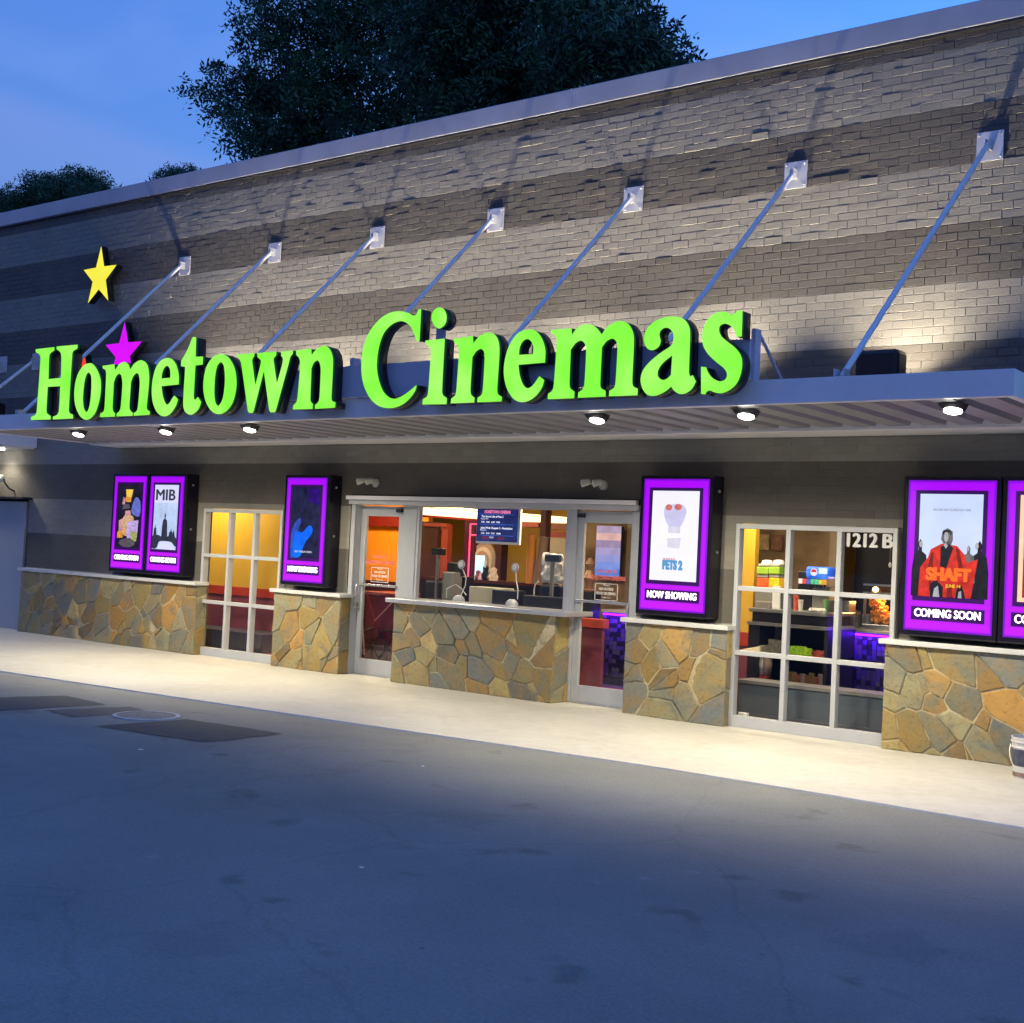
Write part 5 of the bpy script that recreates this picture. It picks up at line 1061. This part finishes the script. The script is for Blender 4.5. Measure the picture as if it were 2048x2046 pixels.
# soda fountain
x0, x1, z0, z1 = rect(z8, 545, 440, 835, 745, 1.75)
T_ = thing('soda_fountain', 'black soda fountain with a bright blue lit panel behind the right window', 'soda fountain', ((x0+x1)/2, 1.9, zt_))
MB().box(x0, x0+(x1-x0)*.42, 1.86, 2.15, zt_+.001, z0+(z1-z0)*.85, BLK, .01).build('machine_body', T_)
H_ = z1-z0; s = MB(); bp_ = mat('fountain_blue', (.05, .15, .8), .3, emit=(.03, .14, .75), es=1.0, var=.5, vs=7); px0 = x0+(x1-x0)*.33
s.box(px0, x1, 1.76, 2.0, z0+H_*.66, z1, bp_, .03); s.build('lit_panel', T_)
s = MB(); cx_, cz_ = px0+(x1-px0)*.38, z0+H_*.84
s.lathe((cx_, 1.758, cz_), [(.042, 0), (.042, .003)], em('logo_white', (.9, .92, 1), 1, .02), 20, Vector((0, -1, 0)))
s.poly([(cx_+.034*math.cos(a_), 1.753, cz_+.034*math.sin(a_)) for a_ in [math.pi*k/8 for k in range(9)]][::-1], em('logo_red', (.8, .03, .05), 1, .02)); s.build('emblem', T_)
s = MB(); s.box(cx_+.06, x1-.01, 1.752, 1.757, cz_-.015, cz_+.05, em('glare_white', (.75, .88, 1), 1.2, .05)); s.build('lit_band', T_)
s = MB(); vc = [(.8, .8, .8), (.6, .08, .05), (.08, .12, .6), (.1, .5, .3), (.1, .55, .35), (.5, .55, .1), (.8, .35, .05)]
for k, c_ in enumerate(vc):
    xx = x0+(x1-x0)*(.18+.12*k); s.box(xx-.022, xx+.022, 1.765, 1.80, z0+H_*.50, z0+H_*.64, mat('valve%d' % k, c_, .4, emit=tuple(v*.3 for v in c_), es=1)); s.box(xx-.012, xx+.012, 1.775, 1.80, z0+H_*.40, z0+H_*.5, BLK)
s.build('valves', T_)
MB().box(px0+.05, x1-.02, 1.85, 2.05, zt_+.001, z0+H_*.45, GRY, .01).build('drip_back', T_)
# odds on the drinks counter
s = MB(); x0, x1, z0, z1 = slab(s, z8, 215, 740, 335, 790, 1.56, .2, mat('steel_pan', (.4, .36, .32), .3, .6), .01, zb=zt_+.001); tag(s.build('serving_tray'), 'steel tray at the left end of the drinks counter', 'tray')
s = MB(); q = P(*z8(395, 730), 1.6); s.box(q.x-.05, q.x+.05, 1.6, 1.64, zt_+.001, q.z+.16, WHT, .004); tag(s.build('menu_card'), 'white leaning card between tray and soda fountain', 'card')
s = MB(); x0, x1, z0, z1 = rect(z8, 665, 790, 800, 835, 1.54)
g = random.Random(3)
for k in range(22): s.lathe((g.uniform(x0, x1), g.uniform(1.52, 1.62), zt_+.002), [(.02, 0), (.028, .02), (.01, .04)], mat('paper_white', (.75, .70, .6), .6), 6, Vector((g.uniform(-.4, .4), g.uniform(-.4, .4), 1)))
tag(s.build('napkins'), 'heap of pale napkins on the drinks counter', 'napkins')
# more goods and fittings
g = random.Random(21)
for k, (px, py, hh, rr, c_, lab) in enumerate(((560, 760, .16, .035, (.6, .1, .06), 'red cup on the drinks counter left of the soda fountain'), (600, 765, .12, .03, (.65, .62, .55), 'white cup left of the soda fountain'), (455, 770, .2, .04, (.1, .1, .11), 'black straw holder beside the juice dispensers'), (822, 800, .14, .035, (.15, .3, .1), 'green cup at the right end of the drinks counter'))):
    q = P(*z8(px, py), 1.62); s = MB(); s.lathe((q.x, 1.64, zt_+.001), [(rr*.75, 0), (rr, hh*.92), (rr*1.08, hh*.93), (rr*1.05, hh), (rr*.2, hh*1.01)], mat('cupm%d' % k, c_, .45), 12)
    tag(s.build('drink_cup', None, True), lab, 'cup', 'cups on the drinks counter')
for k, (xa, xb, ya, yb_, c_, lab) in enumerate(((235, 330, 165, 300, (.5, .33, .12), 'small tan menu board on the brown wall above the juice dispensers'), (350, 445, 170, 305, (.3, .12, .07), 'small red brown menu board beside the tan one'))):
    s = MB(); x0, x1, z0, z1 = rect(z8, xa, ya, xb, yb_, 3.55); s.box(x0, x1, 3.56, 3.59, z0, z1, mat('menu%d' % k, c_, .5, var=.4, vs=14), .004); tag(s.build('menu_board'), lab, 'menu board')
# snacks on shelves
g = random.Random(12)
def bags(zf, r0, y, n_, cols, label, name='snack_bag', zbase=None):
    x0, x1, z0, z1 = rect(zf, *r0, y)
    if zbase is not None: z0 = zbase
    for k in range(n_):
        X_ = x0+(x1-x0)*(k+.5)/n_; w_ = (x1-x0)/n_*.56; c_ = cols[k % len(cols)]; h_ = (z1-z0)*g.uniform(.8, 1.05); s = MB()
        s.poly([(X_-w_, y, z0), (X_+w_, y, z0), (X_+w_*1.05, y-.01, z0+h_), (X_-w_*1.05, y-.01, z0+h_)], c_)
        s.box(X_-w_*.9, X_+w_*.9, y+.002, y+.05, z0, z0+h_*.95, c_, .015)
        o = s.build(name); tag(o, label[0] % (['first', 'second', 'third', 'fourth', 'fifth', 'sixth', 'seventh', 'eighth'][k]), label[1], label[2])
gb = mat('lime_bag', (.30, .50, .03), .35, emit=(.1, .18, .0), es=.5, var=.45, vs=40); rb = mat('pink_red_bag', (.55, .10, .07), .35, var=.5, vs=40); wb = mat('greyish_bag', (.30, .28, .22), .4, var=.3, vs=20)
bags(z8, (505, 1120, 700, 1212), 1.62, 4, [gb], ('%s lime green snack bag from the left on the upper shelf', 'snack bag', 'snack bags on the upper shelf'), zbase=zs1)
bags(z8, (705, 1150, 815, 1212), 1.62, 3, [rb], ('%s pink red snack bag right of the lime bags', 'snack bag', 'snack bags on the upper shelf'), zbase=zs1)
bags(z8, (335, 1070, 495, 1180), 1.70, 3, [wb], ('%s grey clear bag left of the lime bags', 'snack bag', 'snack bags on the upper shelf'), zbase=zs1)
s = MB(); slab(s, z8, 262, 950, 425, 1100, 1.95, .2, GRY, .01, zb=zs1); tag(s.build('grey_bin'), 'grey bin at the back of the upper shelf', 'bin')
s = MB(); x0, x1, z0, z1 = rect(z8, 85, 1110, 285, 1180, 1.5); s.poly([(x0, 1.45, z0), (x1, 1.45, z0), (x1, 1.5, z1), (x0, 1.5, z0+.02)], CRM); s.box(x1-.02, x1, 1.45, 1.8, z0, z1, CRM); tag(s.build('cream_tray'), 'cream open box at the left end of the upper shelf', 'box')
rcb = [mat('candy_a', (.35, .16, .05), .5, var=.3, vs=30), mat('candy_b', (.25, .20, .05), .5, var=.3, vs=30), mat('candy_c', (.40, .12, .06), .5, var=.4, vs=30), mat('candy_d', (.38, .30, .26), .5, var=.3, vs=30)]
bags(z8, (490, 1350, 800, 1470), 1.6, 8, rcb, ('%s upright candy box from the left on the lower shelf', 'candy box', 'candy boxes on the lower shelf'), 'candy_box', zbase=zs2)
for k, (xx, c_, nm) in enumerate(((265, (.75, .70, .62), 'white cup stack'), (310, (.45, .30, .22), 'tan cup stack'))):
    x0, x1, z0, z1 = rect(z8, xx-22, 1235, xx+22, 1330, 1.62); s = MB(); s.lathe(((x0+x1)/2, 1.65, zs2+.10), [(.04, 0), (.055, .06), (.05, .07), (.06, .14), (.055, .15), (.06, .24)], mat('cup%d' % k, c_, .5), 12)
    s.lathe(((x0+x1)/2, 1.65, zs2), [(.06, 0), (.06, .099)], mat('tub_red', (.45, .08, .04), .5, var=.4, vs=30), 12); tag(s.build('cup_stack', None, True), nm+' on a red tub at the left of the lower shelf', 'cup stack')
# low wall in front of the counters
zl = P(*z8(700, 1505), 1.0).z; s = MB(); x0 = P(*z8(60, 1500), 1.0).x
T_ = thing('low_wall', 'low blue grey wall with a pale flat top behind the right window', 'low wall', (x0, 1.0, 0))
BG = mat('blue_grey_paint', (.075, .095, .125), .6, var=.05); MB().box(x0, -4.2, .98, 1.35, zl, zl+.035, mat('ledge_grey', (.20, .19, .19), .5)).build('ledge', T_); MB().box(x0+.02, -4.22, 1.0, 1.33, .05, zl-.001, BG).build('wall', T_)
MB().box(x0, -4.2, .985, 1.34, 0, .049, mat('skirting_grey', (.15, .15, .17), .5)).build('skirting', T_)
q = P(*z8(125, 1690), .35); s = MB(); s.box(q.x-.05, q.x+.05, .30, .36, .012, .13, WHT, .008); tag(s.build('air_freshener'), 'small white box on the floor in the lower left pane of the right window', 'box')
# popcorn machine and steel container on the right
x0, x1, z0, z1 = rect(z8, 1155, 610, 1400, 1005, 2.55); ztop_ = zr1+.036
T_ = thing('popcorn_machine', 'glass popcorn machine glowing orange behind the right window', 'popcorn machine', ((x0+x1)/2, 2.6, ztop_))
s = MB()
for (X_, Y_) in ((x0, 2.55), (x1, 2.55), (x0, 2.95), (x1, 2.95)): s.box(X_-.012, X_+.012, Y_-.012, Y_+.012, ztop_+.06, z1-.10, STEEL)
s.box(x0-.02, x1+.02, 2.53, 2.97, ztop_+.001, ztop_+.06, STEEL, .004); s.box(x0-.02, x1+.02, 2.53, 2.97, z1-.10, z1-.075, STEEL); s.box(x0-.02, x1+.02, 2.53, 2.97, z1, z1+.02, STEEL); s.box(x0-.02, x1+.02, 2.94, 2.97, z1-.075, z1, mat('machine_back', (.3, .15, .06), .4)); s.build('machine_frame', T_)
s = MB(); s.lathe((x0+(x1-x0)*.30, 2.6, z1-.07), [(.01, 0), (.035, .015), (.035, .04), (.01, .06)], mat('bulb_glow', (1, .8, .4), .4, emit=(1, .68, .25), es=9, var=0), 14); s.build('bulb', T_, True)
s = MB(); g = random.Random(4); pcm = mat('popcorn', (.75, .30, .06), .7, var=.4, vs=40); zp = ztop_+.06
for k in range(420):
    u, v = g.random(), g.random(); hh = (.26+.14*math.sin(u*5+1))*(.6+.4*g.random()); X_ = x0+.03+u*(x1-x0-.06); Y_ = 2.58+v*.3; Z_ = zp+hh*g.random()**.5
    r_ = g.uniform(.012, .024); s.lathe((X_, Y_, Z_), [(r_*.3, -r_), (r_, -r_*.2), (r_*.8, r_*.6), (r_*.2, r_)], pcm, 5, Vector((g.uniform(-1, 1), g.uniform(-1, 1), 1)))
o = s.build('popcorn', T_); o['kind'] = 'stuff'
L = bpy.data.lights.new('popcorn_lamp', 'POINT'); L.energy = 7; L.color = (1, .50, .14); L.shadow_soft_size = .04; o = bpy.data.objects.new('popcorn_lamp', L); COL.objects.link(o); o.location = ((x0+x1)/2, 2.7, z1-.16); link(o, T_)
x0, x1, z0, z1 = rect(z8, 1020, 795, 1150, 990, 2.5); s = MB()
s.lathe(((x0+x1)/2-.07, 2.6, ztop_+.001), [(.075, 0), (.075, z1-ztop_-.05), (.05, z1-ztop_-.04), (.012, z1-ztop_-.03)], STEEL, 16)
tag(s.build('steel_canister', None, True), 'taller steel canister left of the popcorn machine', 'canister', 'canisters beside the popcorn machine')
s = MB(); s.lathe(((x0+x1)/2+.09, 2.62, ztop_+.001), [(.07, 0), (.07, z1-ztop_-.08), (.06, z1-ztop_-.07), (.01, z1-ztop_-.06)], STEEL, 16)
tag(s.build('steel_canister', None, True), 'shorter steel canister right beside the popcorn machine', 'canister', 'canisters beside the popcorn machine')
q = P(1742, 1085, 2.3); s = MB(); s.tube([(q.x, 2.9, 2.78), (q.x, 2.9, 1.75)], .005, STEEL, 5); s.lathe((q.x, 2.9, P(1741, 1133, 2.9).z), [(.01, 0), (.022, .03), (.01, .06)], WHT, 8); tag(s.build('pull_cord', None, True), 'thin pull cord hanging below the street number', 'cord')

# ------------------------------------------------------------------ bucket at the right edge
bc = PZ(2060, 1556, 0); bx, by = bc.x, bc.y
q0 = P(2026, 1470, by); BH = q0.z
T_ = thing('paint_bucket', 'white plastic bucket with a dark label standing on the sidewalk at the right edge', 'bucket', (bx, by, 0))
bwht = mat('bucket_white', (.62, .61, .58), .35, var=.06)
s = MB(); r0, r1 = .135, .152; s.lathe((bx, by, 0), [(r0, 0), (r0+.003, BH*.12), (r0+.006, BH*.3), (r1-.004, BH*.72), (r1+.006, BH*.735), (r1+.006, BH*.76), (r1, BH*.775), (r1+.002, BH*.86), (r1+.010, BH*.87), (r1+.010, BH*.90), (r1+.004, BH*.91), (r1+.008, BH), (r1-.004, BH), (r1-.01, BH*.15), (.02, BH*.12)], bwht, 28); s.build('pail', T_, True)
s = MB(); s.lathe((bx, by, BH*.30), [(r0+.0085, 0), (r1-.002, BH*.40)], mat('bucket_label', (.06, .07, .11), .4, var=.5, vs=14), 28); s.build('label', T_, True)
s = MB(); s.lathe((bx, by, BH*.04), [(r0+.004, 0), (r0+.0075, BH*.24)], mat('bucket_stain', (.26, .17, .13), .6, var=.3, vs=12), 28); s.build('stained_base', T_, True)
s = MB(); s.tube([(bx+(r1+.012)*math.cos(a_), by-.02+(r1+.012)*math.sin(a_), BH*(.78-.55*math.sin(math.pi*k/12)**1)) for k, a_ in enumerate([math.pi+math.pi*j/12 for j in range(13)])], .003, STEEL, 6); s.build('wire_handle', T_, True)
# little litter
for k, (px, py, r_) in enumerate(((281, 1500, .022), (723, 1736, .016), (845, 1533, .012), (1990, 1293, .0))):
    if r_ == 0: continue
    q = PZ(px, py, -.010); s = MB(); g = random.Random(k)
    s.poly([(q.x+r_*(1+.4*g.random())*math.cos(a_), q.y+r_*(1+.4*g.random())*math.sin(a_), -.008+g.uniform(0, .006)) for a_ in [2*math.pi*j/7 for j in range(7)]], WHT)
    tag(s.build('litter'), ['white scrap of paper nearest the dark patches', 'white scrap of paper in the middle of the asphalt', 'tiny white scrap of paper near the sidewalk'][k], 'litter')

# ------------------------------------------------------------------ trees behind the building
LEAF = []
for k, c_ in enumerate(((.026, .080, .038), (.045, .115, .042), (.016, .052, .032))):
    LEAF.append(mat('leaf%d' % k, c_, .55, var=.3, vs=1.5))
BARK = mat('bark', (.05, .04, .03), .9, bump=.6, bs=12)
def tree(name, label, base, blobs, n_leaf, lsz, seed, trunk_r=.3, fronds=True):
    """blobs: (x, y, z, rx, ry, rz) volumes of foliage"""
    T_ = thing(name, label, 'tree', base, 'trees behind the building'); g = np.random.default_rng(seed); rg_ = random.Random(seed)
    bx, by, bz = base; s = MB(); top = max(b_[2] for b_ in blobs)
    cx = sum(b_[0] for b_ in blobs)/len(blobs)
    trunk = [(bx, by, bz), (bx+.1, by, bz+(top-bz)*.35), (bx+(cx-bx)*.5, by+.1, bz+(top-bz)*.6)]
    s.tube(trunk, [trunk_r, trunk_r*.8, trunk_r*.55], BARK, 10); s.build('trunk', T_, True)
    s = MB()
    for b_ in blobs:
        m_ = Vector(trunk[1]).lerp(Vector((b_[0], b_[1], b_[2])), .5)+Vector((rg_.uniform(-.5, .5), rg_.uniform(-.3, .3), rg_.uniform(.1, .6)))
        s.tube([trunk[rg_.choice((1, 2))], m_, (b_[0], b_[1], b_[2])], [trunk_r*.35, trunk_r*.22, .03], BARK, 6)
        for k in range(5):
            d = Vector((rg_.uniform(-1, 1), rg_.uniform(-.6, .6), rg_.uniform(-.5, 1))).normalized(); e = Vector((b_[0]+d.x*b_[3]*.8, b_[1]+d.y*b_[4]*.8, b_[2]+d.z*b_[5]*.8))
            s.tube([(b_[0], b_[1], b_[2]), Vector((b_[0], b_[1], b_[2])).lerp(e, .5)+Vector((0, 0, .1)), e], [.05, .035, .012], BARK, 5)
    s.build('limbs', T_, True)
    vol = np.array([b_[3]*b_[4]*b_[5] for b_ in blobs])**(2/3); ncl = max(30, n_leaf//16)
    pk = g.choice(len(blobs), ncl, p=vol/vol.sum()); B = np.array(blobs)[pk]; d0 = g.normal(size=(ncl, 3)); d0 /= np.linalg.norm(d0, axis=1)[:, None]
    cc_ = B[:, :3]+d0*((.25+.75*g.random(ncl)**.6)[:, None])*B[:, 3:]
    pick = g.integers(0, ncl, n_leaf); e_ = g.normal(size=(n_leaf, 3)); e_ /= np.linalg.norm(e_, axis=1)[:, None]
    rad = lsz*2.2*g.random(n_leaf)**.5; c_ = cc_[pick]+e_*rad[:, None]*np.array([1.2, 1.0, .62])
    d = e_*.8+d0[pick]*.6+1e-6; d /= np.linalg.norm(d, axis=1)[:, None]
    NF = 7 if fronds else 4
    axis = d+g.normal(size=(n_leaf, 3))*.55; axis[:, 2] -= .25; axis /= np.linalg.norm(axis, axis=1)[:, None]
    side = np.cross(axis, g.normal(size=(n_leaf, 3))); side /= np.linalg.norm(side, axis=1)[:, None]
    V, ln = [], lsz
    for j in range(NF):
        t_ = (j//2+.5)/(NF/2); sg = 1 if j % 2 == 0 else -1
        p = c_+axis*(t_*ln*2.2)[..., None] if np.ndim(ln) else c_+axis*(t_*ln*2.2)
        p = p+np.array([0, 0, -1])*(t_**2*ln*.7)
        dr = side*sg*.85+axis*.45+g.normal(size=(n_leaf, 3))*.15; dr /= np.linalg.norm(dr, axis=1)[:, None]
        wv_ = np.cross(dr, g.normal(size=(n_leaf, 3))*.5+np.cross(axis, side)); wv_ /= np.linalg.norm(wv_, axis=1)[:, None]
        L_ = ln*(.75+.5*g.random(n_leaf))[:, None]
        V.append(np.stack([p, p+dr*L_*.5+wv_*L_*.17, p+dr*L_, p+dr*L_*.5-wv_*L_*.17], 1))
    V = np.concatenate(V, 0); nq = len(V); me = bpy.data.meshes.new('crown')
    me.vertices.add(nq*4); me.vertices.foreach_set('co', V.reshape(-1).astype(np.float32)); me.loops.add(nq*4); me.loops.foreach_set('vertex_index', np.arange(nq*4, dtype=np.int32))
    me.polygons.add(nq); me.polygons.foreach_set('loop_start', np.arange(0, nq*4, 4, dtype=np.int32)); me.polygons.foreach_set('loop_total', np.full(nq, 4, dtype=np.int32))
    for m_ in LEAF: me.materials.append(m_)
    me.polygons.foreach_set('material_index', np.tile((pick+g.integers(0, 2, n_leaf)) % 3, NF).astype(np.int32)); me.update(); me.validate()
    o = bpy.data.objects.new('crown', me); COL.objects.link(o); link(o, T_)
def tb(px, py, y, rpx, rpz, ry=2.0):
    q = P(px, py, y); k = np.linalg.norm(np.array(q)-CAM)/FPX; return (q.x, q.y, q.z, max(14, rpx-24)*k, ry, max(10, rpz-20)*k)
Yt = 19
big = [(560,60,60,70),(640,20,110,90),(760,60,120,120),(900,30,130,110),(1020,60,110,130),(1130,60,70,80),(700,170,110,90),(820,200,120,90),(940,190,110,90),(1060,150,100,70),(1160,140,90,60),(1240,150,80,50),(1320,140,60,30),
       (1200,40,60,40),(1270,60,60,45),(1240,100,90,50),(600,160,90,60),(520,200,75,55),(450,160,55,35),(420,215,35,22),(480,260,55,45),(550,290,70,50),(640,280,80,50),(480,320,30,20),(760,270,90,40),(1320,95,25,20),(570,120,50,30),(850,-60,200,90),(1100,-40,120,60),(1030,100,80,80),(900,110,110,90),(440,190,55,25),(1350,128,46,30),(1310,85,62,50),(1230,45,80,60),(1160,60,80,60),(1000,230,120,40),(1150,200,100,30),(500,300,45,35)]
q = P(820, 600, Yt)
tree('walnut_tree', 'large dark spreading tree rising behind the middle of the roof', (q.x, Yt, 0), [tb(a, b_, Yt+((i*7) % 5-2)*.5, c_, d) for i, (a, b_, c_, d) in enumerate([(a+38 if a < 560 else a, b_, c_, d) for a, b_, c_, d in big])], 15000, .23, 2, .38)
far = [(20,405,40,30),(70,388,42,35),(110,385,30,30),(150,368,28,25),(180,360,28,25),(195,385,22,22),(130,400,60,30),(40,420,60,30),(90,366,14,10)]
q = P(100, 500, 34); tree('broadleaf_tree', 'rounded dark tree beyond the roof at the left edge', (q.x, 34, 0), [tb(a, b_, 34, c_, d, 1.6) for a, b_, c_, d in far], 6000, .22, 5, .25, False)
q = P(355, 500, 36); tree('broadleaf_tree', 'tiny treetop peeking over the roof left of the large tree', (q.x, 36, 0), [tb(a, b_, 36, c_, d, .8) for a, b_, c_, d in [(350,356,20,9),(378,352,14,6),(335,362,16,7)]], 900, .2, 8, .15, False)
q = P(1990, 600, 60)
